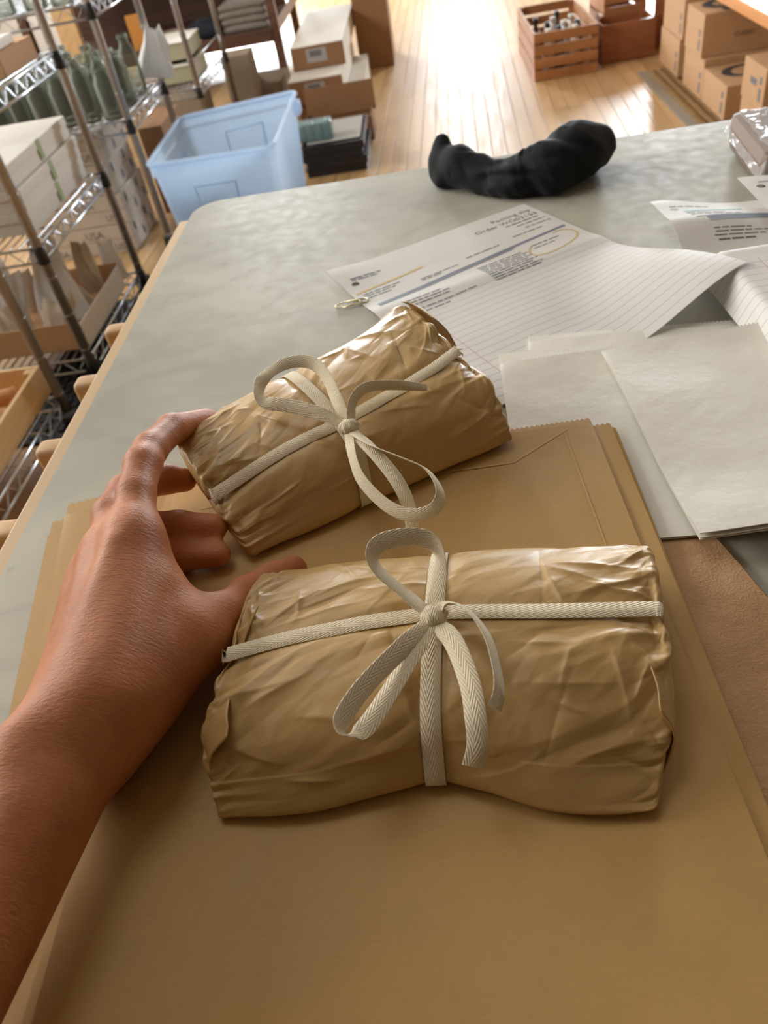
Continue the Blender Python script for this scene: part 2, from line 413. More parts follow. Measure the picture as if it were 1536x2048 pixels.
cl = MB(); q = FILL[2] / 2
cl.box(LEFT_X, FILL[0] - q, -3, BACK_Y, 3.2, 3.3); cl.box(FILL[0] + q, 6, -3, BACK_Y, 3.2, 3.3); cl.box(FILL[0] - q, FILL[0] + q, -3, FILL[1] - q, 3.2, 3.3); cl.box(FILL[0] - q, FILL[0] + q, FILL[1] + q, BACK_Y, 3.2, 3.3)  # ceiling left open where the fill light was added
tag(cl.build('ceiling', CEILM), kind='structure')
sk = MB(); x0, x1, y0, y1 = FILL[0] - q, FILL[0] + q, FILL[1] - q, FILL[1] + q
for bx in ((x0, x0 + .04, y0, y1), (x1 - .04, x1, y0, y1), (x0, x1, y0, y0 + .04), (x0, x1, y1 - .04, y1)): sk.box(*bx, 3.22, 3.29)
tag(sk.build('window_8', WALLM), kind='structure')  # frame of the made-up opening around the added fill light
wl = MB(); ed = [-3] + sum([[y - w / 2, y + w / 2] for y, w in WINS_L], []) + [BACK_Y]
for i in range(0, len(ed), 2): wl.box(LEFT_X - .15, LEFT_X, ed[i], ed[i + 1], 0, 3.2)
for y, w in WINS_L: wl.box(LEFT_X - .15, LEFT_X, y - w / 2, y + w / 2, 0, 1.4); wl.box(LEFT_X - .15, LEFT_X, y - w / 2, y + w / 2, 2.7, 3.2)
tag(wl.build('wall_left', WALLM), kind='structure')
tag(MB().box(6, 6.1, -3, BACK_Y, 0, 3.2).build('wall_right', WALLM), kind='structure')
tag(MB().box(LEFT_X, 6, -3.1, -3, 0, 3.2).build('wall_front', WALLD), kind='structure')
wb = MB(); edges = [LEFT_X] + sum([[x - w / 2, x + w / 2] for x, w in WINS], []) + [6]
for i in range(0, len(edges), 2): wb.box(edges[i], edges[i + 1], BACK_Y, BACK_Y + .15, 0, 3.2)
for x, w in WINS: wb.box(x - w / 2, x + w / 2, BACK_Y, BACK_Y + .15, 0, .95); wb.box(x - w / 2, x + w / 2, BACK_Y, BACK_Y + .15, 2.35, 3.2)
tag(wb.build('wall_back', WALLM), kind='structure')
tag(MB().box(LEFT_X, 6, BACK_Y - .02, BACK_Y, 0, .14).build('baseboard_back', DARKWOOD), kind='structure')
GL = mk_film('window_glass', (.9, .95, 1, 1), .06, .02, 0)
for i, (x, w) in enumerate(WINS):
    fr = MB()
    for a in (x - w / 2, x - .02, x + w / 2 - .04): fr.box(a, a + .04, BACK_Y + .04, BACK_Y + .10, .95, 2.35)
    for b in (.95, 1.63, 2.31): fr.box(x - w / 2, x + w / 2, BACK_Y + .04, BACK_Y + .10, b, b + .04)
    wo = tag(fr.build('window_%d' % (i + 1), DARKWOOD), kind='structure')
    MB().box(x - w / 2, x + w / 2, BACK_Y + .068, BACK_Y + .072, .95, 2.35).build('pane', GL, wo)

for i, (y, w) in enumerate(WINS_L):
    fr = MB()
    for a in (y - w / 2, y - .02, y + w / 2 - .04): fr.box(LEFT_X - .11, LEFT_X - .05, a, a + .04, 1.4, 2.7)
    for b in (1.4, 2.05, 2.66): fr.box(LEFT_X - .11, LEFT_X - .05, y - w / 2, y + w / 2, b, b + .04)
    wo = tag(fr.build('window_%d' % (i + 4), DARKWOOD), kind='structure')
    MB().box(LEFT_X - .082, LEFT_X - .078, y - w / 2, y + w / 2, 1.4, 2.7).build('pane', GL, wo)
# ------------------------------------------------------------------ work table
tbl = tag(empty('work_table', (0, 0, 0)), 'large packing table with grey marbled laminate top and pale wooden edge', 'table')
def tabletop():
    x0, x1, y0, y1, r = -.288, 1.25, -.35, .925, .035
    out = [(x0, y0), (x1, y0), (x1, y1)] + [(x0 + r - r * math.sin(a), y1 - r + r * math.cos(a)) for a in [i * math.pi / 16 for i in range(9)]]
    n = len(out); V = [(x, y, TZ) for x, y in out] + [(x, y, TZ - .035) for x, y in out]
    F = [tuple(range(n)), tuple(range(2 * n - 1, n - 1, -1))] + [(i, i + n, (i + 1) % n + n, (i + 1) % n) for i in range(n)]
    o = mesh_obj('tabletop', V, F, LAMINATE, tbl)
    MB().box(x0 - .0115, x0 + .0003, y0, y1 - r - .012, TZ - .036, TZ - .0012, .0015).build('edge_trim', PINE, tbl)
    MB().box(x0 + .03, x1 - .03, y0 + .03, y1 - .05, TZ - .12, TZ - .035).build('apron', PINE, tbl)
    for a, b in ((x0 + .04, y0 + .04), (x1 - .11, y0 + .04), (x0 + .04, y1 - .13), (x1 - .11, y1 - .13)):
        MB().box(a, a + .07, b, b + .07, 0, TZ - .035, .004).build('leg', PINE, tbl)
    for y in (.655, .563, .470, .377):
        p = MB(); prof = [(-.005, -.010), (.0, -.0125), (.026, -.0125), (.030, -.0105), (.033, -.006)]
        p.box(-.328, -.2985, y - .0095, y + .0095, TZ - .038, TZ - .012, .0045)
        p.build('peg', PINE_X, tbl, True)
tabletop()

# ------------------------------------------------------------------ kraft bags
def zig_edge(x0, x1, y, n, amp=.0009):
    return [(x0 + (x1 - x0) * i / n, y + (amp if i % 2 else -amp)) for i in range(n + 1)]
def flat_bag(name, TL, phi, w, L, z, mat, label, group=None, th=.0011, open_=.004, cat='paper bag', bottom_fold=False, wav=.0008, seed=0, zig=170, fold_mat=None, gus=True, lift=None, seam=False, mouth=0.0):
    """a flat, unopened paper bag: back panel longer at the mouth, front panel with pinked edge, side gussets"""
    o = tag(empty(name, (TL[0], TL[1], z), phi), label, cat, group)
    def panel(nm, yt, z0, z1, inset=0.0, zg=zig, m=mat, y_b=-L, xin0=0.0, xin1=0.0, ml=0.0):
        nx = zg; ny = 40
        X = np.linspace(xin0, w - xin1, nx + 1); Y = np.linspace(0, 1, ny + 1)
        gx, t = np.meshgrid(X, Y, indexing='ij'); yt_ = yt + np.where(np.arange(nx + 1) % 2, .0009, -.0009)[:, None]
        gy = yt_ * (1 - t) + y_b * t
        hz = smooth_noise(gx + seed, gy, .07, seed) * wav * 2 + facet_noise(gx + seed, gy, .05, seed + 1) * wav
        hz = hz - hz.min()
        if ml: hz = hz + ml * np.exp((gy - yt) / .022) * np.sin(np.clip(gx / w, 0, 1) * math.pi) ** .5
        P = np.stack([gx, gy, z1 + hz], -1); Q = np.stack([gx, gy, z0 + hz], -1)
        N = (nx + 1) * (ny + 1); F = grid_faces(nx + 1, ny + 1); F2 = F[:, ::-1] + N
        V = np.concatenate([P.reshape(-1, 3), Q.reshape(-1, 3)])
        rim = [i * (ny + 1) for i in range(nx + 1)] + [nx * (ny + 1) + j for j in range(1, ny + 1)] + [i * (ny + 1) + ny for i in range(nx - 1, -1, -1)] + [j for j in range(ny - 1, 0, -1)]
        R_ = [(rim[i], rim[(i + 1) % len(rim)], rim[(i + 1) % len(rim)] + N, rim[i] + N) for i in range(len(rim))]
        allF = [tuple(f) for f in F[:, ::-1]] + [tuple(f) for f in F2[:, ::-1]] + R_
        q = mesh_obj(nm, V, allF, m, o, True); q.data.set_sharp_from_angle(angle=.7); return q
    panel('back_panel', open_, 0, th * .28)
    if gus:
        for nm, a, b in (('gusset', .0006, w - .045), ('gusset', w - .045, .0006)): panel(nm, open_ * .6, th * .36, th * .64, xin0=a, xin1=b, zg=30)
    panel('front_panel', 0, th * .72, th, ml=mouth)
    if bottom_fold: panel('bottom_flap', -L + .026, th * 1.05 + .0016, th * 1.4 + .0016, m=fold_mat or mat, y_b=-L + .001, zg=84)
    if seam:
        zz = th + .0022
        for pts in ([(.02, -.030), (.21, -.028)], [(.21, -.028), (.246, -.004)], [(w - .018, -.004), (w - .017, -.11)]):
            (ax, ay), (bx_, by) = pts; d = Vector((bx_ - ax, by - ay)).normalized() * .0004; n = Vector((-d.y, d.x)); t = [k / 24 for k in range(25)]
            V = []
            for k in t:
                px_, py_ = ax + (bx_ - ax) * k, ay + (by - ay) * k
                zq = th + .0009 + mouth * math.exp(py_ / .022) * math.sin(min(max(px_ / w, 0), 1) * math.pi) ** .5
                V += [(px_ + n.x, py_ + n.y, zq), (px_ - n.x, py_ - n.y, zq)]
            mesh_obj('fold_crease', V, [(2 * i, 2 * i + 1, 2 * i + 3, 2 * i + 2) for i in range(24)], KCUT, o)
    return o
BZ = TZ + .0040; BT = .0013
bag_specs = [((-.2005, .370), .012, .262), ((-.1965, .372), .020, .262), ((-.192, .373), .028, .264), ((-.1835, .373), .024, .274), ((-.178, .374), .034, .266)]
names = ['lowest kraft bag of the large stack, its left edge stepping out furthest', 'second lowest kraft bag in the large fanned stack', 'middle kraft bag in the large fanned stack', 'kraft bag whose right edge sticks out furthest behind the front parcel', 'kraft bag second from top, its mouth corner just behind the top one']
# two bags lying askew at the left
flat_bag('paper_bag', (-.2665, .347), .205, .15, .33, TZ + .0004, KBAG, 'kraft bag farthest left on the table, its pinked mouth gaping', 'kraft bags on the table', open_=.014, th=.0020, mouth=.0, seed=31, zig=60, wav=.0004)
flat_bag('paper_bag', (-.2590, .3605), .205, .15, .33, TZ + .0028, KBAG, 'kraft bag with gaping pinked mouth beside the hand, overlapping the leftmost bag', 'kraft bags on the table', open_=.014, th=.0020, mouth=.003, seed=33, zig=60, wav=.0004)
BZ2 = BZ + .0098 - .0098
for i, ((tx, ty), ph, w) in enumerate(bag_specs):
    flat_bag('paper_bag', (tx, ty), ph, w, .62, BZ + i * .0012, KBAG, names[i], 'kraft bags on the table', th=.0009, seed=i * 7 + 1, wav=.0002)
def toplift(x, y): return 0 * x
flat_bag('paper_bag', (-.185, .374), .047, .262, .62, BZ + 5 * .0012, KBAG, 'top kraft bag of the large stack, lying under both tied parcels', 'kraft bags on the table', th=.0009, seed=77, wav=.0004, open_=.0065, mouth=.0022, seam=True)
BAGTOP = BZ + 5 * .0012 + .0009 + .0009

# ------------------------------------------------------------------ tied parcels
def sup_ring(n_pts, ex):
    ph = np.linspace(-math.pi / 2, 1.5 * math.pi, 4001)[:-1]
    a = np.sign(np.cos(ph)) * np.abs(np.cos(ph)) ** (2 / ex); b = np.sign(np.sin(ph)) * np.abs(np.sin(ph)) ** (2 / ex)
    b2 = b * .55
    d = np.r_[0, np.cumsum(np.hypot(np.diff(a), np.diff(b2)))]; t = np.linspace(0, d[-1], n_pts, endpoint=False)
    return np.interp(t, d, a), np.interp(t, d, b), t / d[-1]
class Parcel:
    def __init__(s, name, label, C, ex=5.5, caps=(.012, .010), band_a=None, s0=.5, seed=1, amp=.0030, axis=None, crown=.007):
        """C: per station the corners near-bottom, near-top, far-top, far-bottom"""
        s.crown = crown; s.o = tag(empty(name, (0, 0, 0)), label, 'parcel', 'brown paper parcels')
        C = np.asarray(C, float); s.NR = 400; s.NS = 330; s.NC = 30
        s.a, s.b, s.tv = sup_ring(s.NR, ex); s.C = C; s.s0 = s0; s.band_a = band_a; s.caps = caps
        s.ax = (C[-1].mean(0) - C[0].mean(0)); s.L = np.linalg.norm(s.ax); s.ax /= s.L
        S = np.concatenate([-np.linspace(1, 0, s.NC, endpoint=False), np.linspace(0, 1, s.NS), 1 + np.linspace(0, 1, s.NC + 1)[1:]])
        s.S = S; P = s.base(S)
        # arc measures
        u = np.clip(S, 0, 1) * s.L; per = np.linalg.norm(np.diff(np.concatenate([P[s.NC + s.NS // 2], P[s.NC + s.NS // 2][:1]]), axis=0), axis=1).sum()
        U, V = np.meshgrid(u, s.tv * per, indexing='ij'); s.per = per
        capk = np.where(S < 0, -S, np.where(S > 1, S - 1, 0)); U = U + np.where(S < 0, S, np.where(S > 1, S - 1, 0))[:, None] * .03
        N = grid_normals(P, True); ctr = P[len(S) // 2].mean(0)
        if (N[len(S) // 2] * (P[len(S) // 2] - ctr)).sum() < 0: N = -N
        # distances to the two bands
        cs = catmull(C, 2001); mid = np.clip(S, 0, 1); ab = np.interp(mid, [q[0] for q in band_a], [q[1] for q in band_a])
        top = (s.b > 0)[None, :]; depth = np.linalg.norm(C[:, 2] - C[:, 1], axis=1).mean()
        d1 = np.where(top, np.abs(s.a[None, :] - ab[:, None]) * depth / 2, .05); d2 = np.abs(U - s0 * s.L)
        dz = np.minimum(d1, d2); s.ab = ab
        dend = np.minimum(np.abs(U), np.abs(s.L - U))
        a1 = (1 - np.exp(-(dz / .006) ** 2))
        am = amp * (.40 + .8 * np.exp(-dend / .022) + .45 * np.exp(-dz / .02)) * np.where(s.b > .2, 1.0, np.where(s.a[None, :] < 0, .38, .6))
        wx = smooth_noise(U, V, .05, seed + 40) * .012
        f = facet_noise(U * .8 + wx, V * 1.3, .034, seed) * .70 + facet_noise(U + V * .35, V * 1.25, .017, seed + 3) * .46 + facet_noise(U, V, .009, seed + 6) * .20 + facet_noise(U, V, .0045, seed + 8) * .06
        disp = am * a1 * f * 1.25
        # single sharp creases, crowding towards the bands and the folded ends
        rs = np.random.RandomState(seed); vt = s.tv[s.b > .0] * per; v0, v1 = vt.min(), vt.max()
        for k in range(105):
            q = rs.rand()
            uc = (rs.exponential(.02) if rs.rand() < .5 else s.L - rs.exponential(.02)) if q < .55 else (s.s0 * s.L + rs.randn() * .018 if q < .75 else rs.rand() * s.L)
            vc = rs.uniform(v0, v1) if q > .2 else rs.normal((v0 + v1) / 2, .02)
            an = rs.normal(0, .55) if rs.rand() < .6 else rs.uniform(0, math.pi)
            ln = rs.uniform(.006, .026); hg = rs.uniform(.0004, .0013) * (1 if rs.rand() < .75 else -1); w1, w2 = rs.uniform(.0008, .0016), rs.uniform(.002, .007)
            du, dv = U - uc, V - vc; t = du * math.cos(an) + dv * math.sin(an); d = -du * math.sin(an) + dv * math.cos(an) + t * t * rs.uniform(-8, 8)
            disp += hg * np.where(d > 0, np.exp(-d / w1), np.exp(d / w2)) * np.clip(1 - (t / ln) ** 2, 0, 1) ** 1.5 * a1
        puck = facet_noise(U * .45, V * 2.2, .013, seed + 21) * .0034 * np.exp(-dend / .014) * a1
        disp += puck - .0016 * np.exp(-(dz / .007) ** 2)
        endw = np.exp(-dend / .012) * np.exp(-(d1 / .014) ** 2)
        disp -= .0045 * endw
        # pleats on the folded ends
        ang = np.arctan2(s.b, s.a)[None, :]
        disp += capk[:, None] * (1 - capk[:, None]) * .008 * (np.abs(((ang * 1.2 + seed) % 1.0) - .5) - .25)
        disp = np.where((s.b < -.9)[None, :] & np.ones_like(disp, bool), np.maximum(disp * .3, -.0004), disp)
        s.P = P; s.N = N; s.disp = disp; Q = P + N * disp[..., None]
        Q[..., 2] = np.maximum(Q[..., 2], P[..., 2].min() - .0002)
        s.Q = Q; nS = len(S)
        F = grid_faces(nS, s.NR, True); V_ = Q.reshape(-1, 3)
        V_ = np.concatenate([V_, Q[0].mean(0)[None], Q[-1].mean(0)[None]]); n0 = nS * s.NR
        fs = [tuple(f) for f in F[:, ::-1]] + [(n0, i, (i + 1) % s.NR) for i in range(s.NR)] + [(n0 + 1, (nS - 1) * s.NR + (i + 1) % s.NR, (nS - 1) * s.NR + i) for i in range(s.NR)]
        me = mesh_obj('wrapping_paper', V_, fs, KRAFT, s.o, True)
        bm = bmesh.new(); bm.from_mesh(me.data); bmesh.ops.recalc_face_normals(bm, faces=bm.faces[:]); bm.to_mesh(me.data); bm.free()
        s.paper = me
    def base(s, S):
        m = np.clip(S, 0, 1); k = len(s.C); Cs = np.stack([catmull(s.C[:, i], 2001) for i in range(4)], 1)
        idx = (m * 2000).astype(int); c = Cs[idx]; ctr = c.mean(1, keepdims=True); c = ctr + (c - ctr) * 1.05
        a = s.a[None, :, None]; b = s.b[None, :, None]; g = lambda i: c[:, i][:, None, :]
        P = g(0) * (1 - a) * (1 - b) / 4 + g(3) * (1 + a) * (1 - b) / 4 + g(1) * (1 - a) * (1 + b) / 4 + g(2) * (1 + a) * (1 + b) / 4
        P = P.copy(); P[..., 2] += s.crown * (1 - s.a ** 2)[None, :] * np.clip(s.b, 0, 1)[None, :] ** 2
        kk = np.where(S < 0, -S, np.where(S > 1, S - 1, 0))[:, None, None]; out = np.where(S < 0, -s.caps[0], s.caps[1])[:, None, None]
        cc = P.mean(1, keepdims=True); sc = np.sqrt(np.maximum(1 - kk ** 1.6, 0.0))
        return cc + (P - cc) * sc + s.ax[None, None, :] * out * np.sqrt(kk)
    def at(s, sv, a, top=True):
        i = np.argmin(np.abs(s.S - sv)); m = (s.b > 0) if top else (s.b <= 0)
        j = np.where(m, np.abs(s.a - a), 9).argmin(); return s.P[i, j], s.N[i, j], i, j
    def bands(s, w=.0082, off=.0009):
        # lengthwise band over the top, running down over both ends
        pts, ups = [], []
        for sv in list(-np.array([.42, .3, .2, .1, .04])) + list(np.linspace(0, 1, 15)) + list(1 + np.array([.04, .1, .2, .3, .42])):
            a = np.interp(np.clip(sv, 0, 1), [q[0] for q in s.band_a], [q[1] for q in s.band_a])
            p, n, i, j = s.at(sv, a); pts.append(p + n * (off + max(-.0016, min(0, s.disp[i, j])))); ups.append(n)
        ribbon('band', pts, ups, w, TAPE, s.o, 160)
        i = np.argmin(np.abs(s.S - s.s0)); js = list(range(0, s.NR, 6)); js = js + [js[0]]
        pts = [s.P[i, j] + s.N[i, j] * (off * (.5 if s.b[j] < -.8 else 1) - .0008) for j in js]; ups = [s.N[i, j] for j in js]
        ribbon('band', pts, ups, w, TAPE, s.o, 200)
    def bow(s, knot, pieces, w=.0082):
        K = MB(); k = Vector(knot)
        prof = [(0, -.0042), (.003, -.004), (.0048, -.002), (.0052, 0), (.0048, .002), (.003, .004), (0, .0042)]
        bm = bmesh.new(); bmesh.ops.create_uvsphere(bm, u_segments=20, v_segments=12, radius=1)
        for v in bm.verts:
            q = v.co; wob = 1 + .12 * math.sin(6 * math.atan2(q.y, q.x) + 3 * q.z); v.co = Vector((q.x * .0058 * wob, q.y * .0052 * wob, q.z * .0042)) + k
        bm.verts.index_update(); kv = [tuple(v.co) for v in bm.verts]; kf = [tuple(v.index for v in f.verts) for f in bm.faces]; bm.free()
        uv = [((v[0] - k.x) / .008 + .5, v[1]) for v in kv]
        mesh_obj('knot', kv, kf, TAPE, s.o, True, uv)
        for nm, pts, ups, tp in pieces: ribbon(nm, pts, ups, w, TAPE, s.o, 90, taper=tp)
def h(L): return [(x, y, TZ + z) if False else (x, y, z) for x, y, z in L]
def st(*rows): return [[(x, y, TZ + z) for x, y, z in r] for r in rows]
b0 = BAGTOP - TZ + .0006
FP = Parcel('tied_parcel', 'front brown paper parcel tied with cream cotton tape bow', st(
    [(-.112, .146, b0), (-.118, .168, .033), (-.107, .259, .036), (-.103, .266, b0)],
    [(-.079, .144, b0), (-.080, .168, .040), (-.064, .262, .039), (-.062, .269, b0)],
    [(-.024, .153, b0), (-.023, .171, .041), (-.016, .262, .038), (-.017, .269, b0)],
    [(.018, .138, b0), (.020, .167, .039), (.031, .259, .038), (.029, .267, b0)],
    [(.050, .136, b0), (.063, .168, .033), (.075, .256, .037), (.068, .263, b0)]),
    band_a=[(0, -.1), (.5, .0), (1, .0)], s0=.49, seed=12, amp=.0036, caps=(.005, .008))
FP.bands()
Uz = (0, 0, 1)
front_bow = [
 ('bow_loop', [(-0.0216, 0.21, 0.812), (-0.0332, 0.2219, 0.816), (-0.0428, 0.2293, 0.822), (-0.0459, 0.2358, 0.826), (-0.0417, 0.2413, 0.828), (-0.0311, 0.2435, 0.828), (-0.022, 0.243, 0.826), (-0.0169, 0.2382, 0.822), (-0.0173, 0.2306, 0.817), (-0.0194, 0.2214, 0.813), (-0.0211, 0.2118, 0.812)],
  [(.3, -.2, .9), (.55, .1, .7), (.75, -.1, .5), (.7, -.5, .3), (.1, -.8, .5), (-.1, -.85, .5), (-.3, -.8, .5), (-.8, -.3, .45), (-.55, -.1, .8), (-.3, -.1, .9), (0, -.2, 1)], ([0, .08, 1, 1], [.6, 1, 1, .6])),
 ('bow_loop', [(-0.022, 0.2087, 0.812), (-0.0332, 0.1947, 0.8145), (-0.048, 0.1768, 0.8155), (-0.0561, 0.1647, 0.8145), (-0.0577, 0.159, 0.813), (-0.0543, 0.1574, 0.811), (-0.0484, 0.1616, 0.810), (-0.0378, 0.1787, 0.811), (-0.0291, 0.1941, 0.812), (-0.0222, 0.2068, 0.812)],
  [(.2, -.1, 1), (.5, -.45, .7), (.55, -.5, .65), (.7, -.2, .65), (.8, .3, .5), (.3, .8, .5), (-.1, -.3, .95), (-.25, -.3, .9), (-.2, -.2, .95), (0, 0, 1)], ([0, .1, .9, 1], [.6, 1, 1, .6])),
 ('bow_tail', [(-0.0204, 0.2072, 0.812), (-0.0135, 0.1944, 0.814), (-0.0084, 0.1735, 0.8155), (-0.0073, 0.1595, 0.8135), (-0.0075, 0.1518, 0.8075), (-0.0101, 0.1474, 0.8005)],
  [(0, -.2, 1), (-.15, -.3, 1), (-.15, -.3, 1), (-.1, -.5, .9), (-.1, -.8, .6), (0, -.9, .4)], ([0, .12, 1], [.6, 1, 1])),
 ('bow_tail', [(-0.0205, 0.2126, 0.813), (-0.0127, 0.2115, 0.818), (-0.0055, 0.2038, 0.82), (0.0003, 0.1923, 0.818), (0.0024, 0.1787, 0.815), (0.0022, 0.1699, 0.813), (-0.0003, 0.1642, 0.811)],
  [(-.5, -.5, .7), (.3, .6, .7), (.75, .35, .55), (.85, -.05, .5), (.85, -.2, .45), (.75, -.3, .55), (.6, -.4, .7)], ([0, .12, 1], [.6, .9, .8]))]
FP.bow((-.0208, .2105, .8125), front_bow)

RP = Parcel('tied_parcel', 'rear brown paper parcel held at its left end by the hand', st(
    [(-.119, .296, b0 + .002), (-.134, .313, .033), (-.170, .371, .047), (-.160, .364, b0 + .002)],
    [(-.086, .312, b0), (-.092, .332, .044), (-.138, .402, .051), (-.128, .394, b0)],
    [(-.052, .331, b0), (-.054, .349, .047), (-.103, .428, .053), (-.094, .420, b0)],
    [(-.012, .352, b0), (-.016, .369, .045), (-.067, .456, .054), (-.06, .447, b0)],
    [(.027, .369, b0 + .001), (.017, .388, .043), (-.038, .484, .057), (-.032, .473, b0 + .001)]),
    band_a=[(0, -.62), (.45, -.62), (1, -.35)], s0=.45, seed=29, amp=.0032, caps=(.006, .006))
RP.bands()
rear_bow = [
 ('bow_loop', [(-0.0638, 0.3447, 0.820), (-0.0783, 0.353, 0.824), (-0.0958, 0.3617, 0.826), (-0.1112, 0.368, 0.8265), (-0.1162, 0.378, 0.828), (-0.1144, 0.3911, 0.829), (-0.102, 0.4023, 0.830), (-0.0874, 0.4015, 0.829), (-0.0777, 0.3879, 0.827), (-0.0703, 0.3661, 0.824), (-0.0639, 0.3467, 0.820)],
  [(0, -.2, 1), (.2, -.75, .6), (.2, -.8, .55), (.4, -.7, .6), (.8, -.2, .55), (.6, .4, .7), (.1, -.6, .8), (-.5, -.5, .7), (-.6, -.4, .7), (-.5, -.3, .8), (0, 0, 1)], ([0, .1, .9, 1], [.6, .95, .95, .6])),
 ('bow_tail', [(-0.0616, 0.3452, 0.820), (-0.0598, 0.3569, 0.827), (-0.0525, 0.3678, 0.828), (-0.0368, 0.3783, 0.8205), (-0.0193, 0.3816, 0.8140)],
  [(.5, 0, .8), (.8, -.4, .45), (.4, -.8, .45), (.1, -.85, .5), (0, -.6, .8)], ([0, .12, .8, 1], [.6, .75, .7, .5])),
 ('bow_loop', [(-0.0608, 0.3395, 0.820), (-0.0487, 0.318, 0.8245), (-0.0336, 0.3035, 0.826), (-0.021, 0.2942, 0.824), (-0.015, 0.2812, 0.82), (-0.0186, 0.2733, 0.816), (-0.03, 0.273, 0.814), (-0.042, 0.281, 0.815), (-0.0544, 0.2982, 0.819), (-0.0596, 0.3171, 0.822), (-0.0623, 0.337, 0.820)],
  [(0, -.2, 1), (.6, .4, .75), (.5, .6, .65), (.7, .4, .6), (.8, -.1, .55), (.3, -.75, .6), (-.1, -.8, .6), (-.5, -.6, .6), (-.65, -.45, .65), (-.7, -.2, .7), (0, 0, 1)], ([0, .1, .9, 1], [.6, .8, .8, .6])),
 ('bow_tail', [(-0.0601, 0.3375, 0.820), (-0.049, 0.3164, 0.823), (-0.0387, 0.299, 0.820), (-0.033, 0.2877, 0.8145), (-0.0309, 0.2797, 0.807), (-0.0308, 0.2744, 0.8)],
  [(0, 0, 1), (.2, -.2, .95), (.1, -.4, .9), (.05, -.6, .8), (0, -.85, .5), (0, -.9, .45)], ([0, .12, 1], [.6, .9, .8]))]
RP.bow((-.0622, .3425, .8205), rear_bow)
# loose folded ears of the wrapping paper
def flap(name, tri_rows, parent):
    P = np.asarray(tri_rows, float); nu, nv = P.shape[:2]
    Q = np.stack([catmull(P[i], 14) for i in range(nu)]); Q = np.stack([catmull(Q[:, j], 14) for j in range(14)], 1)
    gu, gv = np.meshgrid(np.arange(14) * .003, np.arange(14) * .003, indexing='ij')
    Q[..., 0] += facet_noise(gu, gv, .012, 3) * .0016; Q[..., 1] += facet_noise(gu, gv, .014, 7) * .0016
    o = mesh_obj(name, Q.reshape(-1, 3), [tuple(f) for f in grid_faces(14, 14)], KRAFT, parent, True)
    m = o.modifiers.new('thick', 'SOLIDIFY'); m.thickness = .0006; m.offset = 0
    return o
# ------------------------------------------------------------------ the hand
def hand():
    h_ = .0015
    P = grid_pts((-.295, -.16, TZ + .0005), (-.055, .415, TZ + .108), h_)
    z = TZ
    wrist_r = [(-.176, .190, z + .053, .0235), (-.1565, .170, z + .044, .0205)]
    # forearm: two bones blended into an oval
    fa = smin(rcone(P, (-.1745, .168, z + .045), (-.240, -.14, z + .048), .0150, .0265), rcone(P, (-.1710, .158, z + .038), (-.242, -.14, z + .040), .0132, .0260), .03)
    idx = [(-.1625, .2640, z + .064, .0112), (-.1680, .2930, z + .0695, .0094), (-.1700, .3165, z + .0705, .0096), (-.1715, .334, z + .0675, .0090), (-.1690, .364, z + .059, .0086), (-.158, .3925, z + .043, .0076)]
    mid = [(-.180, .267, z + .053, .0112), (-.1885, .297, z + .055, .0092), (-.1890, .322, z + .049, .0100), (-.1840, .338, z + .042, .0090), (-.1780, .347, z + .036, .0086), (-.1680, .3505, z + .031, .0074)]
    rin = [(-.191, .262, z + .041, .0106), (-.1985, .287, z + .040, .0090), (-.1960, .305, z + .036, .0095), (-.1820, .3125, z + .0310, .0082), (-.1640, .3135, z + .0285, .0078), (-.1425, .3120, z + .0262, .0068)]
    pin = [(-.195, .253, z + .029, .0098), (-.2000, .273, z + .0265, .0082), (-.1955, .2885, z + .0230, .0083), (-.180, .2945, z + .0208, .0080), (-.163, .2960, z + .0198, .0078), (-.1405, .2960, z + .0188, .0068)]
    thb = [(-.1545, .192, z + .040, .0130), (-.1330, .2240, z + .0360, .0120), (-.1235, .2400, z + .031, .0110), (-.1165, .2570, z + .0255, .0100), (-.1065, .2705, z + .0210, .0090), (-.0960, .2785, z + .0200, .0070)]
    D = fa
    # metacarpals
    for (a, r0) in ((idx[0], .0150), (mid[0], .0150), (rin[0], .0140), (pin[0], .0130)):
        base = (-.164 + (a[0] + .176) * .45, .180 + (a[1] - .26) * .2, z + .045 + (a[2] - z - .045) * .45)
        D = smin(D, rcone(P, base, a[:3], .0150, a[3] + .0012), .020)
    D = smin(D, rcone(P, (-.156, .196, z + .044), (-.149, .236, z + .049), .0145, .009), .025)       # first web muscle
    D = smin(D, rcone(P, (-.1635, .174, z + .038), (-.1335, .2195, z + .0355), .0125, .0122), .018)       # thenar
    D = smin(D, rcone(P, (-.176, .172, z + .033), (-.191, .242, z + .028), .013, .0105), .02)          # heel of the little finger side
    D = smin(D, rcone(P, (-.1330, .2260, z + .037), (-.1540, .2520, z + .053), .0050, .0060), .018)   # web between thumb and index
    for f, k in ((idx, .012), (mid, .010), (rin, .010), (pin, .010), (thb, .014)):
        D = smin(D, chain(P, f, .004), k)
    # tendons and knuckle heads on the back of the hand
    for a in (idx[0], mid[0], rin[0]):
        D = smin(D, rcone(P, (-.170, .184, z + .0610), (a[0] - .003, a[1] - .012, a[2] + .0098), .0028, .0030), .009)
        D = smin(D, rcone(P, (a[0] - .002, a[1], a[2] + .0032), (a[0] - .002, a[1] + .004, a[2] + .0032), .0096, .0096), .006)
    D = smin(D, rcone(P, (-.183, .156, z + .058), (-.184, .159, z + .059), .0080, .0080), .014)      # ulnar head
    V, F = surface_nets(D, (-.295, -.16, TZ + .0005), h_)
    V = relax(V, F, 5, .5)
    keep = V[:, 1] > -.158
    o = mesh_obj('person', V, F, SKIN, None, True)
    tag(o, 'bare left hand and forearm holding the left end of the rear parcel', 'person')
    return o
HAND = hand()
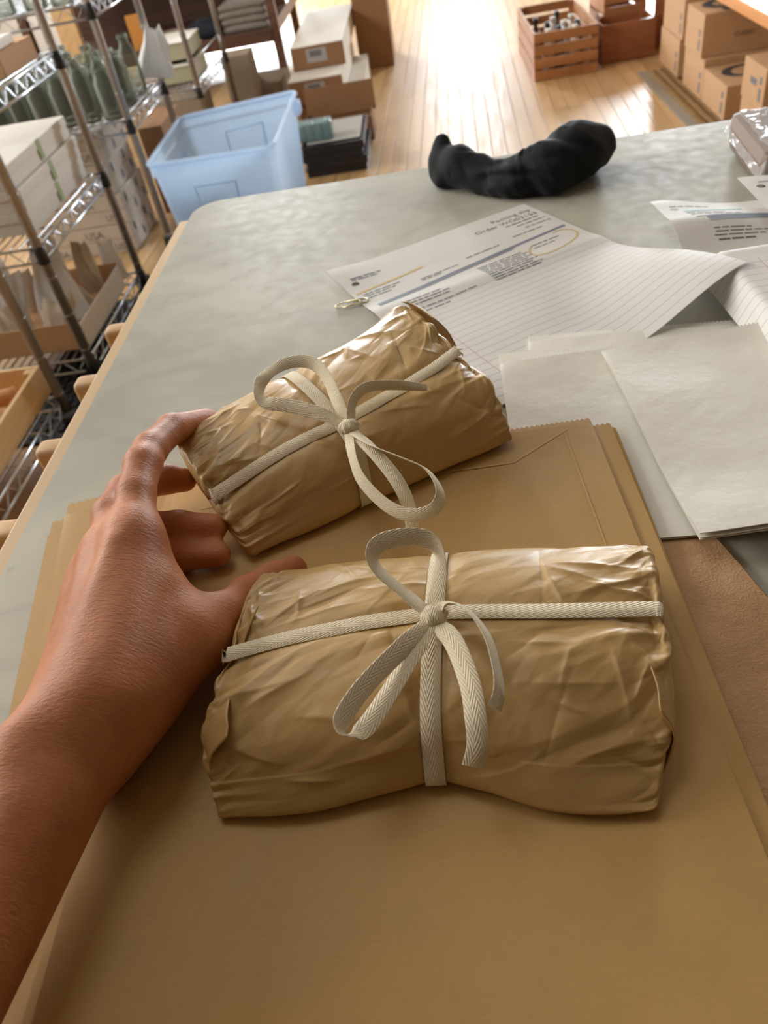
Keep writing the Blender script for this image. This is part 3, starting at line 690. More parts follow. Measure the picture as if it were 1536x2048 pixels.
# ------------------------------------------------------------------ wire shelving
def rod_pts(a, b): return [a, b]
def wire_unit(label, x0, x1, y0, y1, levels, H=1.12, ledge=None, casters=True, lift=0.0):
    o = tag(empty('wire_shelving', ((x0 + x1) / 2, (y0 + y1) / 2, 0)), label, 'shelving', 'chrome wire shelving units')
    cx, cy = (x0 + x1) / 2, (y0 + y1) / 2; a, b = (x1 - x0) / 2, (y1 - y0) / 2
    mb = MB(); prof = []
    prof = [(.0125, .10), (.0125, H - .002), (.0115, H)]
    mb.lathe([(.0, .10)] + prof + [(.0, H)], n=14)
    for k in range(int((H - .15) / .1016)): mb.lathe([(.0126, .15 + k * .1016), (.0131, .1508 + k * .1016), (.0131, .1522 + k * .1016), (.0126, .153 + k * .1016)], n=14)
    post = mb.build('post', POSTM, o, True); post.location = (a, b, 0); ps = [post]
    for sx, sy in ((1, -1), (-1, 1), (-1, -1)):
        c = post.copy(); COL.objects.link(c); c.parent = o; c.location = (sx * a, sy * b, 0)
    if casters:
        cm = MB(); cm.lathe([(0, .0), (.004, .001), (.011, .001), (.0115, .02), (.0115, .10), (0, .10)], n=12)
        w = MB(); w.tube([(-.014, 0, .032), (.014, 0, .032)], .032, 18); w.box(-.018, -.015, -.012, .022, .03, .085); w.box(.015, .018, -.012, .022, .03, .085); w.box(-.018, .018, -.012, .022, .075, .085)
        w.add(cm.v, cm.f) if False else None
        cs = w.build('caster', BLACKP, o, False); cs.location = (a, b, lift)
        for sx, sy in ((1, -1), (-1, 1), (-1, -1)):
            c = cs.copy(); COL.objects.link(c); c.parent = o; c.location = (sx * a, sy * b, lift)
    for lv in levels:
        s = MB(); t, u = lv, lv - .036
        cor = [(-a, -b), (a, -b), (a, b), (-a, b)]
        for i in range(4):
            (px, py), (qx, qy) = cor[i], cor[(i + 1) % 4]; d = Vector((qx - px, qy - py, 0)); L = d.length; d /= L
            p = Vector((px, py, 0)) + d * .014; q = Vector((qx, qy, 0)) - d * .014
            for zz in (t, u): s.tube([(p.x, p.y, zz), (q.x, q.y, zz)], .0036, 7)
            n = max(4, int((L - .03) / .032)); zg = [p.lerp(q, k / n) + Vector((0, 0, (t if k % 2 else u))) for k in range(n + 1)]
            s.tube(zg, .0022, 5)
            if ledge and abs(lv - ledge) < 1e-6 and i == 1:
                s.tube([(p.x, p.y, t + .09), (q.x, q.y, t + .09)], .0034, 7); s.tube([(p.x, p.y, t), (p.x, p.y, t + .09)], .003, 6); s.tube([(q.x, q.y, t), (q.x, q.y, t + .09)], .003, 6)
        sh = s.build('shelf', CHROME, o, True)
        wr = MB(); n = int(2 * a / .025)
        for k in range(1, n): x = -a + 2 * a * k / n; wr.tube([(x, -b, t + .001), (x, b, t + .001)], .0018, 4, False)
        for y in (-b * .45, 0, b * .45): wr.tube([(-a, y, t - .003), (a, y, t - .003)], .0026, 5, False)
        tag(wr.build('deck_wires', CHROME, sh, True), kind='stuff')
        cl = MB()
        for px, py in cor: cl.lathe([(.0128, u - .004), (.0152, u - .003), (.0140, t + .002), (.0128, t + .004)], (px, py, 0), 12)
        tag(cl.build('corner_sleeves', BLACKP, sh, True), kind='stuff')
    return o
X1, X0 = -.98, -2.15
wire_unit('nearest wire shelving unit, holding the pine crate of wood offcuts', X0, X1, 1.06, 1.59, [.14, .55, 1.0])
wire_unit('wire shelving unit with three stacked white boxes on its middle shelf', X0, X1, 1.805, 2.34, [.12, .43, .745], lift=.0158)
wire_unit('wire shelving unit crowded with glass jars, cartons stacked below', X0, X1, 2.705, 3.185, [.475, .80])
wire_unit('farthest wire shelving unit, with pale trays behind the plastic tub', X0, X1, 3.66, 4.32, [.345, .80], ledge=.345)

# ------------------------------------------------------------------ boxes
def prop(txt, size, loc, rot, mat, parent, name='print', th=.0):
    v, f = text_mesh(txt, size, th); o = mesh_obj(name, v, f, mat, parent); o.location = loc; o.rotation_euler = rot; return o
def stroke(pts, w, loc, rot, mat, parent, name='print'):
    P = catmull([(x, y, 0) for x, y, *_ in pts], 40); ww = np.interp(np.linspace(0, 1, 40), np.linspace(0, 1, len(pts)), [p[2] if len(p) > 2 else 1 for p in pts]) * w
    T = np.gradient(P, axis=0); T /= np.linalg.norm(T, axis=1, keepdims=True); S = np.stack([-T[:, 1], T[:, 0], 0 * T[:, 0]], 1)
    V = np.concatenate([P + S * ww[:, None] / 2, P - S * ww[:, None] / 2]); F = [(i, i + 1, i + 41, i + 40) for i in range(39)]
    o = mesh_obj(name, V, F, mat, parent); o.location = loc; o.rotation_euler = rot; return o
H90 = math.pi / 2
def carton(name, label, x0, x1, y0, y1, z0, z1, mat, cat='box', group=None, tape=None, rz=0.0, flaps=True):
    cx, cy = (x0 + x1) / 2, (y0 + y1) / 2; a, b, hh = (x1 - x0) / 2, (y1 - y0) / 2, z1 - z0
    o = tag(empty(name, (cx, cy, z0), rz), label, cat, group)
    MB().box(-a, a, -b, b, 0.0005, hh - .003, .002).build('body', mat, o)
    if flaps:
        long_y = b > a
        for sg in (-1, 1):
            f = MB()
            if long_y: f.box(min(sg * .0012, sg * a * .998), max(sg * .0012, sg * a * .998), -b * .998, b * .998, hh - .003, hh - .0002, .0007)
            else: f.box(-a * .998, a * .998, min(sg * .0012, sg * b * .998), max(sg * .0012, sg * b * .998), hh - .003, hh - .0002, .0007)
            f.build('lid_flap', mat, o)
    if tape:
        t = MB()
        if b > a: t.box(-.022, .022, -b - .0006, b + .0006, hh - .0002, hh + .0003); t.box(-.022, .022, -b - .0006, -b, hh - .05, hh)
        else: t.box(-a - .0006, a + .0006, -.022, .022, hh - .0002, hh + .0003); t.box(a, a + .0006, -.022, .022, hh - .05, hh); t.box(-a - .0006, -a, -.022, .022, hh - .05, hh)
        t.build('packing_tape', tape, o)
    return o, a, b, hh
TAPEM = flat('clear_packing_tape', srgb(188, 150, 106), .25)
# white boxes on the middle shelf
GREEN = flat('green_sticker', srgb(150, 170, 118), .6)
for i, (wd, nm) in enumerate(((.0, 'white box with green sticker, lowest of three on the middle shelf'), (.006, 'white box with green sticker, in the middle of the stack of three'), (-.004, 'white box with green sticker and dark print on its lid, topmost of three'))):
    z0 = .4335 + i * .0545
    o = tag(empty('lidded_box', (-1.21 + wd, 2.115, z0)), nm, 'box', 'white lidded boxes')
    MB().box(-.19, .19, -.215, .215, 0, .050, .0015).build('body', WHITEB, o)
    MB().box(-.1925, .1925, -.2175, .2175, .031, .0535, .0015).build('lid', WHITEB, o)
    MB().box(.1926, .1931, -.012, .012, .006, .0535).build('sticker', GREEN, o)
    if i == 2: stroke([(-.05, -.02), (.0, .01), (.06, .0)], .022, (.02, -.03, .0538), (0, 0, .5), flat('faded_print', srgb(120, 112, 104), .7), o)
# things on the upper shelf
o, a, b, hh = carton('cardboard_box', 'small tan carton on the upper shelf above the white boxes', -1.13, -1.0, 2.06, 2.28, .7475, .80, CARD)
o, a, b, hh = carton('cardboard_box', 'flat white box lying on the tan carton on the upper shelf', -1.14, -1.01, 2.05, 2.2, .8005, .822, WHITEB)
# glass jars
def make_jar(name, R_, Hh, neck):
    o = empty(name, (0, 0, 0))
    out = [(0, 0), (R_ * .9, 0), (R_, .006), (R_, Hh * .72), (neck, Hh * .86), (neck, Hh * .98), (neck + .002, Hh)]
    inn = [(neck - .003, Hh), (neck - .003, Hh * .86), (R_ - .003, Hh * .715), (R_ - .003, .010), (R_ * .8, .007), (0, .007)]
    MB().lathe(out + inn, n=16).build('glass', GLASS, o, True)
    MB().lathe([(neck + .0025, Hh - .012), (neck + .0035, Hh - .010), (neck + .0035, Hh - .007), (neck + .0025, Hh - .005)], n=16).build('rim', GLASS, o, True)
    return o
rj = random.Random(5); jarA = make_jar('glass_jar', .036, .150, .027); jarB = make_jar('glass_jar', .030, .185, .017); used = {}
spots = []
for r, y in enumerate((2.752, 2.832, 2.912, 2.992, 3.072)):
    for c in range(9 if r < 3 else 7):
        spots.append((-1.035 - c * .078 - (r % 2) * .03, y, r, c))
ordw = ['nearest', 'second', 'third', 'fourth', 'rearmost']; cw = ['first', 'second', 'third', 'fourth', 'fifth', 'sixth', 'seventh', 'eighth', 'ninth']
for x, y, r, c in spots:
    src = jarB if (r + c) % 3 == 1 else jarA
    if src.name in used: o = copy_tree(src)
    else: o = src; used[src.name] = 1
    o.location = (x + rj.uniform(-.004, .004), y, .4775)
    tag(o, 'clear glass %s on the wire shelf, %s row, %s from the right post' % ('bottle' if src is jarB else 'jar', ordw[r], cw[c]), 'bottle' if src is jarB else 'jar', 'glass jars and bottles on the shelf')
first = True
for k, (x, y) in enumerate(((-1.08, 2.78), (-1.17, 2.79), (-1.27, 2.78), (-1.37, 2.79))):
    o = copy_tree(jarA); o.location = (x, y, .8025); tag(o, 'glass jar on the top shelf above the other jars, %s from the right post' % cw[k], 'jar', 'glass jars and bottles on the shelf')
# stack of printed cartons under the jars
WRAPC = mk_kraft('shrinkwrapped_carton', srgb(208, 200, 190), .22, .3, .9, .04)
for i in range(4):
    z0 = .0005 + i * .1075; dx = (0, .006, -.004, .004)[i]
    o = tag(empty('shipping_carton', (-1.37 + dx, 3.0, z0)), 'shrink-wrapped carton printed USA, %s in the stack under the jars' % ('lowest', 'second from the bottom', 'third from the bottom', 'topmost')[i], 'box', 'printed cartons under the jars')
    MB().box(-.205, .205, -.148, .148, 0, .1055, .003).build('body', WRAPC, o)
    MB().box(-.2056, .2056, -.1486, .1486, .050, .0535, .0012).build('lid_seam', CARD_G, o)
    prop('USA', .040, (.02, -.1492, .062), (H90, 0, 0), INKG, o); prop('USA', .034, (-.13, -.1492, .010), (H90, 0, 0), INKG, o); prop('USA', .034, (.12, -.1492, .012), (H90, 0, 0), INKG, o)
    for yy, zz in ((-.10, .060), (-.02, .012), (.05, .062), (.10, .012)):
        e = MB(); e.lathe([(.006, .0), (.0125, .010), (.0135, .022), (.010, .034), (.004, .038), (.004, .030), (.0075, .022), (.005, .008)], n=14)
        q = e.build('emblem', INKG, o); q.scale = (.02, .9, .9); q.location = (.2062, yy, zz)
carton('cardboard_box', 'plain brown box on the floor behind the tub and beside the printed cartons', -1.14, -1.045, 3.21, 3.5, 0, .33, CARD_D)
# crate with wood offcuts on the nearest unit
def slat_crate(name, label, cat, loc, rz, a, b, hh, wood, end_slats, side_slats, gap, solid_end=False, th=.010):
    o = tag(empty(name, loc, rz), label, cat)
    MB().box(-a + th, a - th, -b + th, b - th, .004, .012).build('bottom_board', wood, o)
    def rows(n): return [(k * (hh + gap) / n, (k + 1) * (hh + gap) / n - gap) for k in range(n)]
    for sg in (-1, 1):
        for z0, z1 in rows(end_slats): MB().box(-a, a, min(sg * b, sg * (b - th)), max(sg * b, sg * (b - th)), z0 + .001, z1, .0012).build('end_slat', wood, o)
        for z0, z1 in rows(side_slats): MB().box(min(sg * a, sg * (a - th)), max(sg * a, sg * (a - th)), -b + th + .0005, b - th - .0005, z0 + .001, z1, .0012).build('side_slat', wood, o)
        for sy in (-1, 1): MB().box(min(sg * (a - th - .0005), sg * (a - th - .022)), max(sg * (a - th - .0005), sg * (a - th - .022)), min(sy * (b - th - .0005), sy * (b - th - .022)), max(sy * (b - th - .0005), sy * (b - th - .022)), .013, hh - .002).build('corner_post', wood, o)
    return o
PINE_L = mk_wood('pale_pine_lengthwise', srgb(206, 166, 112), srgb(230, 194, 144), .5)
slat_crate('wooden_crate', 'pale pine crate full of wood offcuts on the nearest wire unit', 'crate', (-1.20, 1.385, .1425), 0, .19, .235, .075, PINE_L, 1, 1, 0)
ORW = mk_wood('orange_bark_wood', srgb(178, 112, 62), srgb(222, 164, 104), .6, 14, (1, .3, 1))
rw = random.Random(11)
for k, (x, y, z, r, L, rz, tilt) in enumerate(((-1.10, 1.50, .195, .028, .14, .5, .2), (-1.12, 1.40, .190, .022, .16, -.4, .1), (-1.20, 1.52, .205, .030, .13, 1.1, .1), (-1.125, 1.30, .195, .024, .12, .2, .2), (-1.275, 1.375, .195, .028, .13, .9, 0), (-1.285, 1.48, .205, .024, .11, -.2, .2), (-1.19, 1.28, .192, .025, .14, 1.4, .1), (-1.15, 1.46, .250, .024, .12, -.9, .1))):
    d = Vector((math.cos(rz) * math.cos(tilt), math.sin(rz) * math.cos(tilt), math.sin(tilt)))
    pts = [Vector((0, 0, 0)) + d * (L * (t - .5)) + Vector((0, 0, .008 * math.sin(t * 5 + k))) for t in np.linspace(0, 1, 9)]
    o = MB().tube(pts, [r * .70 * (1 + .18 * math.sin(3 * t * 6 + k)) for t in np.linspace(0, 1, 9)], 10).build('wood_offcut', ORW, None, True); o.location = (x, y, z)
    tag(o, 'knobbly orange wood offcut in the pine crate, %s' % ('under the shelf corner post', 'leaning towards the front', 'at the back corner', 'nearest the front end', 'in the middle of the heap', 'farthest from the aisle', 'lying across the front', 'topmost on the heap')[k], 'wood', 'wood offcuts in the pine crate')
# low tray carton with white pouches
o = tag(empty('cardboard_tray', (-1.20, 2.045, .1225)), 'open cardboard tray with white inner side, holding white paper pouches', 'box')
MB().box(-.20, .20, -.18, .19, .0005, .004).build('base', CARD, o)
for nm, bx, m in (('side_panel', (.200, .204, -.18, .19), WHITEB), ('side_panel', (-.204, -.200, -.18, .19), CARD), ('end_panel', (-.2, .2, -.184, -.18), CARD), ('end_panel', (-.2, .2, .19, .194), CARD)):
    MB().box(*bx, .0005, .078 if 'end' in nm else .070, .0008).build(nm, m, o)
WPOUCH = mk_paper('white_tissue', srgb(250, 250, 250), bumpy=.7, rough=.55, trans=.15)
BPOUCH = mk_paper('beige_pouch', srgb(214, 198, 174), bumpy=.8, rough=.7, trans=.1)
def pouch(name, label, loc, rot, w, hgt, t, mat, seed, cat='pouch', group=None):
    nu, nv = 26, 26; u, v = np.meshgrid(np.linspace(-1, 1, nu), np.linspace(0, 1, nv), indexing='ij')
    prof = np.sqrt(np.clip(1 - np.abs(u) ** 3, 0, 1)) * np.sin(np.clip(v * .9 + .12, 0, 1) * math.pi) ** .6 * t
    x = u * w / 2 * (1 - (.55 * v ** 1.5 if seed % 2 else .15 * v)) + .03 * v * math.sin(seed) + facet_noise(u * .1 + seed, v * .1, .05, seed) * .02; zz = v * hgt + .02 * np.abs(u) * v
    n1 = facet_noise(u * .06 + seed, v * .06, .03, seed) * t * 1.1 + facet_noise(u * .06, v * .06, .015, seed + 3) * t * .5
    A = np.stack([x, -prof + n1, zz], -1); B = np.stack([x, prof + n1, zz], -1); n = nu * nv; F = grid_faces(nu, nv)
    rim = [i * nv for i in range(nu)] + [(nu - 1) * nv + j for j in range(1, nv)] + [i * nv + nv - 1 for i in range(nu - 2, -1, -1)] + list(range(nv - 2, 0, -1))
    fs = [tuple(f) for f in F[:, ::-1]] + [tuple(f + n) for f in F] + [(rim[i], rim[(i + 1) % len(rim)], rim[(i + 1) % len(rim)] + n, rim[i] + n) for i in range(len(rim))]
    o = mesh_obj(name, np.concatenate([A.reshape(-1, 3), B.reshape(-1, 3)]), fs, mat, None, False); o.location = loc; o.rotation_euler = rot
    return tag(o, label, cat, group)
g = 'paper pouches in the cardboard tray'
for lab, x, y, zz, rx, rz, w, hh, t, m, sd in (
    ('large white paper pouch leaning in the right front of the tray', -1.085, 1.985, .150, -.30, .25, .135, .15, .013, WPOUCH, 3),
    ('pointed white pouch left of the large white one, beside the shelf post', -1.245, 1.955, .150, -.22, .20, .12, .15, .013, WPOUCH, 8),
    ('tall white pouch standing at the back of the cardboard tray', -1.175, 2.165, .150, -.05, .1, .13, .17, .016, WPOUCH, 13),
    ('beige pouch at the back right corner of the tray', -1.06, 2.165, .150, -.05, -.1, .075, .14, .014, BPOUCH, 19),
    ('slim white pouch standing outside the tray by the corner post', -1.035, 2.29, .1245, .0, .1, .065, .12, .007, WPOUCH, 22),
    ('small white pouch poking up at the far left of the tray', -1.335, 2.165, .150, 0, .1, .09, .13, .010, WPOUCH, 27),
    ('crumpled beige pouch at the tray front, nearest the post', -1.08, 1.905, .150, -.25, .1, .10, .09, .014, BPOUCH, 40),
    ('crumpled beige pouch at the tray front, second from the post', -1.205, 1.895, .150, -.2, .0, .10, .09, .014, BPOUCH, 43),
    ('crumpled beige pouch at the tray front left corner', -1.33, 1.90, .150, -.2, -.1, .09, .10, .014, BPOUCH, 46),
    ('crumpled beige pouch in the middle of the tray, behind the large white one', -1.10, 2.08, .150, -.15, .1, .12, .10, .015, BPOUCH, 49),
    ('crumpled beige pouch in the middle left of the tray', -1.27, 2.07, .150, -.15, .1, .12, .11, .015, BPOUCH, 52)):
    pouch('paper_pouch' if m is WPOUCH else 'cloth_pouch', lab, (x, y, zz), (rx, .06 * (sd % 3 - 1), rz), w, hh, t, m, sd, group=g)
# white paper twist on the jar shelf
pouch('paper_cone', 'folded white paper sheet sticking up among the glass jars', (-.985, 3.152, .500), (.0, .15, .1), .13, .15, .012, WPOUCH, 51, cat='paper')
# ribbed rubber floor mat under the shelving
MATM = flat('black_rubber', (.018, .018, .018), .75, noise=.3, nscale=60)
def rubber_mat():
    o = tag(empty('rubber_mat', (-.98, 1.96, 0)), 'black ribbed rubber mat on the floor below the wire shelves', 'mat')
    MB().box(-.22, .22, -.36, .44, 0.0005, .009, .002).build('base', MATM, o)
    s = MB()
    for i in range(17):
        for j in range(20):
            x = -.205 + i * .0245; y = -.345 + j * .0385 + (i % 2) * .019; s.box(x, x + .015, y, y + .026, .009, .0155, .003)
    tag(s.build('raised_studs', MATM, o), kind='stuff')
rubber_mat()

# ------------------------------------------------------------------ clear plastic tub
def tub():
    o = tag(empty('storage_tub', (-.695, 2.80, 0)), 'large frosted clear plastic storage tub without lid', 'tub')
    top = [(-.205, -.30), (.205, -.31), (.21, .335), (-.215, .235)]; 
    def ring(k, z, r=.035, n=6):
        pts = []
        q = [Vector((x * k, y * k)) for x, y in top]
        for i in range(4):
            p0, p1, p2 = q[i - 1], q[i], q[(i + 1) % 4]; a = (p0 - p1).normalized() * r; b = (p2 - p1).normalized() * r
            for t in range(n): s = t / (n - 1); pts.append(((p1 + a) * (1 - s) ** 2 + p1 * 2 * s * (1 - s) + (p1 + b) * s ** 2))
        return [(p.x, p.y, z) for p in pts]
    prof = [(.84, .004), (.86, .012), (.97, .34), (1.0, .345), (1.0, .38)]
    inner = [(.985, .38), (.985, .352), (.955, .345), (.845, .016), (.82, .009)]
    V = []; 
    for k, z in prof + inner: V += ring(k, z)
    n = 24; m = len(prof + inner); F = []
    for i in range(m - 1):
        for j in range(n): F.append((i * n + j, i * n + (j + 1) % n, (i + 1) * n + (j + 1) % n, (i + 1) * n + j))
    F.append(tuple(range(n - 1, -1, -1))); F.append(tuple((m - 1) * n + j for j in range(n)))
    b = mesh_obj('body', V, F, TUBM, o, False); b.data.shade_smooth(); b.data.set_sharp_from_angle(angle=.6)
    rim = MB(); r0 = ring(1.0, .383); rim.tube(r0 + [r0[0]], .0075, 8, False); rim.build('rim', TUBM, o, True)
    # recessed panels: raised ribs on front, far and left walls
    for nm, pts in (('panel_rib', [(-.07, -.285, .09), (-.075, -.299, .30), (.06, -.303, .30), (.05, -.288, .09)]), ('panel_rib', [(-.06, .228, .07), (-.065, .243, .31), (.07, .286, .31), (.06, .262, .07)]), ('panel_rib', [(-.187, -.15, .09), (-.201, -.16, .30), (-.201, .12, .30), (-.190, .10, .09)])):
        t = MB(); t.tube([pts[0], pts[1], pts[2], pts[3]], .004, 6); t.build(nm, TUBM, o, True)
    hd = MB(); hd.box(.205, .232, .19, .25, .335, .378, .006); hd.build('handle', TUBM, o, True)
    return o
tub()
# ------------------------------------------------------------------ long boxes, open carton, trays, teal pack
LABELM = flat('paper_label', srgb(168, 164, 160), .6)
for i, (x0, x1, y0, y1, z0, z1, lab) in enumerate(((-.64, -.325, 4.12, 5.0, 0, .108, 'long white-topped box at the bottom of the stack of three'), (-.665, -.405, 4.10, 5.02, .1085, .215, 'long white-topped box in the middle of the stack of three'), (-.655, -.392, 4.30, 5.30, .2155, .318, 'long white-topped box on top of the stack of three'))):
    o, a, b, hh = carton('long_box', lab, x0, x1, y0, y1, z0, z1 - .0015, CARD_D, group='long white-topped boxes', flaps=False)
    MB().box(-a - .001, a + .001, -b + .002, b, hh - .002, hh + .001).build('white_lid', WHITEB, o); MB().box(a, a + .001, -b + .002, b, .004, hh).build('white_side', WHITEB, o)
    MB().box(-a * .42, a * .34, -b - .0012, -b, hh * .28, hh * .86).build('label_sticker', LABELM, o); MB().box(-a * .30, a * .16, -b - .0016, -b - .0012, hh * .52, hh * .78).build('label_print', INKG, o)
o = tag(empty('open_carton', (-.42, 3.86, 0)), 'open brown carton with one dark flap raised behind the teal pack', 'box')
MB().box(-.16, .15, -.10, .10, .0005, .006).build('base', CARD_D, o)
for bx in ((-.16, -.156, -.10, .10), (.146, .15, -.10, .10), (-.16, .15, -.10, -.096), (-.16, .15, .096, .10)): MB().box(*bx, .0005, .10).build('side_panel', CARD_D, o)
fl = MB().box(-.16, .165, 0, .004, 0, .125, .001).build('flap', CARD_D, o); fl.location = (0, .092, .08); fl.rotation_euler = (-.12, 0, 0)
DARKTR = flat('black_tray_plastic', (.028, .028, .034), .4)
for k in range(4):
    z0 = .0005 + k * .0315; dx = (.0, .008, -.006, .004)[k]
    o = tag(empty('plastic_tray', (-.415 + dx, 3.545 - k * .006, z0)), 'flat black tray on the floor, %s in the stack beside the tub' % ('lowest', 'second from the bottom', 'third from the bottom', 'topmost')[k], 'tray', 'stacked black trays')
    MB().box(-.13, .125, -.18, .17, 0, .005, .001).build('base', DARKTR, o)
    w = MB()
    for bx in ((-.13, -.126, -.18, .17), (.121, .125, -.18, .17), (-.126, .121, -.18, -.176), (-.126, .121, .166, .17)): w.box(*bx, .005, .027)
    w.build('wall', DARKTR, o); r = MB()
    for bx in ((-.136, -.124, -.186, .176), (.119, .131, -.186, .176), (-.124, .119, -.186, -.174), (-.124, .119, .164, .176)): r.box(*bx, .0265, .030)
    r.build('rim', DARKTR, o)
MB_ = MB().box(-.115, .11, -.16, .15, 0, .004, .001).build('card_sheet', flat('grey_card', srgb(170, 165, 160), .7)); MB_.location = (-.41, 3.53, .1262); tag(MB_, 'pale grey card lying on the topmost black tray', 'card')
TEAL = flat('teal_film', srgb(52, 138, 140), .22, noise=.25, nscale=14)
o = tag(empty('teal_pack', (-.485, 3.43, .1305)), 'shrink-wrapped teal pack standing on the black trays', 'pack')
for k in range(4): MB().box(-.072 + k * .036, -.037 + k * .036, -.035, .035, 0, .068 + .003 * (k % 2), .008).build('teal_roll', TEAL, o, True)
MB().box(-.075, .075, -.038, .038, .0, .074, .010).build('wrap_film', FILM, o, True)
# tall brown box and far display table
carton('tall_carton', 'tall brown cardboard box standing on end at the far end of the aisle', -.384, -.185, 5.13, 5.5, 0, .85, CARD_D)
tb = tag(empty('display_table', (-1.55, 5.5, 0)), 'dark wooden display table far behind the shelving', 'table')
for x, y in ((.72, -.40), (.66, .9), (-.7, -.4), (-.7, .9)): MB().box(x - .024, x + .024, y - .024, y + .024, 0, .80, .003).build('leg', DARKWOOD, tb)
MB().box(-.75, .75, -.45, .95, .80, .84, .004).build('tabletop', DARKWOOD, tb); MB().box(-.72, .70, -.43, .93, .235, .30, .003).build('lower_shelf', DARKWOOD, tb); MB().box(-.7, .69, .40, .42, .30, .80).build('back_panel', DARKWOOD, tb)
for k in range(4):
    nv = 16; P = []; 
    mb = MB(); zz = .3005 + k * .036
    U, Vv = np.meshgrid(np.linspace(-.13, .14, 24), np.linspace(-.17, .12, 16), indexing='ij')
    top = zz + .034 + .006 * np.abs(smooth_noise(U, Vv, .06, k)) - .016 * (np.abs(U / .14) ** 6) ; bot = zz + 0 * U
    n = U.size; A = np.stack([U, Vv, top], -1).reshape(-1, 3); B = np.stack([U, Vv, bot], -1).reshape(-1, 3); F = grid_faces(24, 16)
    rim = [i * 16 for i in range(24)] + [23 * 16 + j for j in range(1, 16)] + [i * 16 + 15 for i in range(22, -1, -1)] + list(range(14, 0, -1))
    o = mesh_obj('folded_cloth', np.concatenate([A, B]), [tuple(f) for f in F[:, ::-1]] + [tuple(f + n) for f in F] + [(rim[i], rim[(i + 1) % len(rim)], rim[(i + 1) % len(rim)] + n, rim[i] + n) for i in range(len(rim))], GREYCLOTH, None, True); o.location = (-1.010 + .004 * (k % 2), 5.30, 0)
    tag(o, 'folded grey cloth on the far table shelf, %s in its pile' % ('lowest', 'second from the bottom', 'third from the bottom', 'topmost')[k], 'cloth', 'folded grey cloths on the far table')
NAVY = flat('navy_cloth', srgb(34, 42, 52), .9)
o = MB().box(-.10, .10, -.12, .12, 0, .075, .028).build('folded_cloth', NAVY, None, True); o.location = (-1.24, 5.22, .3015); tag(o, 'dark navy folded cloth left of the grey pile on the far table', 'cloth')
o = MB().box(-.10, .10, -.13, .12, 0, .05, .012).build('folded_cloth', flat('pink_beige_cloth', srgb(196, 172, 156), .9), None, True); o.location = (-1.50, 5.2, .3015); tag(o, 'pinkish beige folded cloth on the far table shelf', 'cloth')
AMB = flat('amber_board', srgb(214, 150, 72), .6)
o = MB().box(-.05, .05, -.01, .01, 0, .18, .006).build('wooden_board', AMB); o.location = (-1.62, 5.12, .3005); o.rotation_euler = (0, 0, .1); tag(o, 'small amber wooden board standing behind the jar shelf', 'board')
o = MB().box(-.06, .06, -.015, .015, 0, .60, .003).build('wooden_plank', PINE_L); o.location = (-1.98, 5.02, .0); o.rotation_euler = (.0, 0, 0); tag(o, 'pale upright plank standing behind the jar shelf', 'plank')
# grey boxes on the floor beyond the tub and trays on the last unit
o, a, b, hh = carton('cardboard_box', 'greyish cardboard box on the floor left of the far table leg', -1.05, -.905, 4.5, 4.68, 0, .295, CARD_G); 
o = tag(empty('open_tray_box', (-.885, 4.86, 0)), 'shallow grey tray box on the floor beside the tall table leg', 'box')
MB().box(-.11, .085, -.16, .14, .0005, .006).build('base', CARD_G, o)
for bx in ((-.11, -.106, -.16, .14), (.081, .085, -.16, .14), (-.11, .085, -.16, -.156), (-.11, .085, .136, .14)): MB().box(*bx, .0005, .11).build('side_panel', CARD_G, o)
carton('cardboard_box', 'low grey carton on the floor under the farthest wire unit', -1.36, -1.09, 4.02, 4.28, 0, .235, CARD_G)
carton('cardboard_box', 'flat grey carton on the floor behind the tub rim', -1.04, -.70, 3.95, 4.26, 0, .09, CARD_G)
PALET = flat('pale_tray_board', srgb(176, 170, 140), .6)
for k, (x, y, z, lab) in enumerate(((-1.09, 3.90, .349, 'pale olive tray at the front of the farthest unit, lower of two'), (-1.10, 3.93, .432, 'pale olive tray on top of another one on the farthest unit'), (-1.16, 4.18, .349, 'pale tray at the back of the farthest wire unit'))):
    o = tag(empty('shallow_tray', (x, y, z)), lab, 'tray', 'pale trays'); MB().box(-.085, .085, -.13, .13, 0, .006).build('base', PALET, o)
    for bx in ((-.085, -.080, -.13, .13), (.080, .085, -.13, .13), (-.08, .08, -.13, -.125), (-.08, .08, .125, .13)): MB().box(*bx, .0, .065).build('side_panel', PALET, o)
    MB().box(-.089, .089, -.134, .134, .066, .072, .002).build('lid', WHITEB, o)

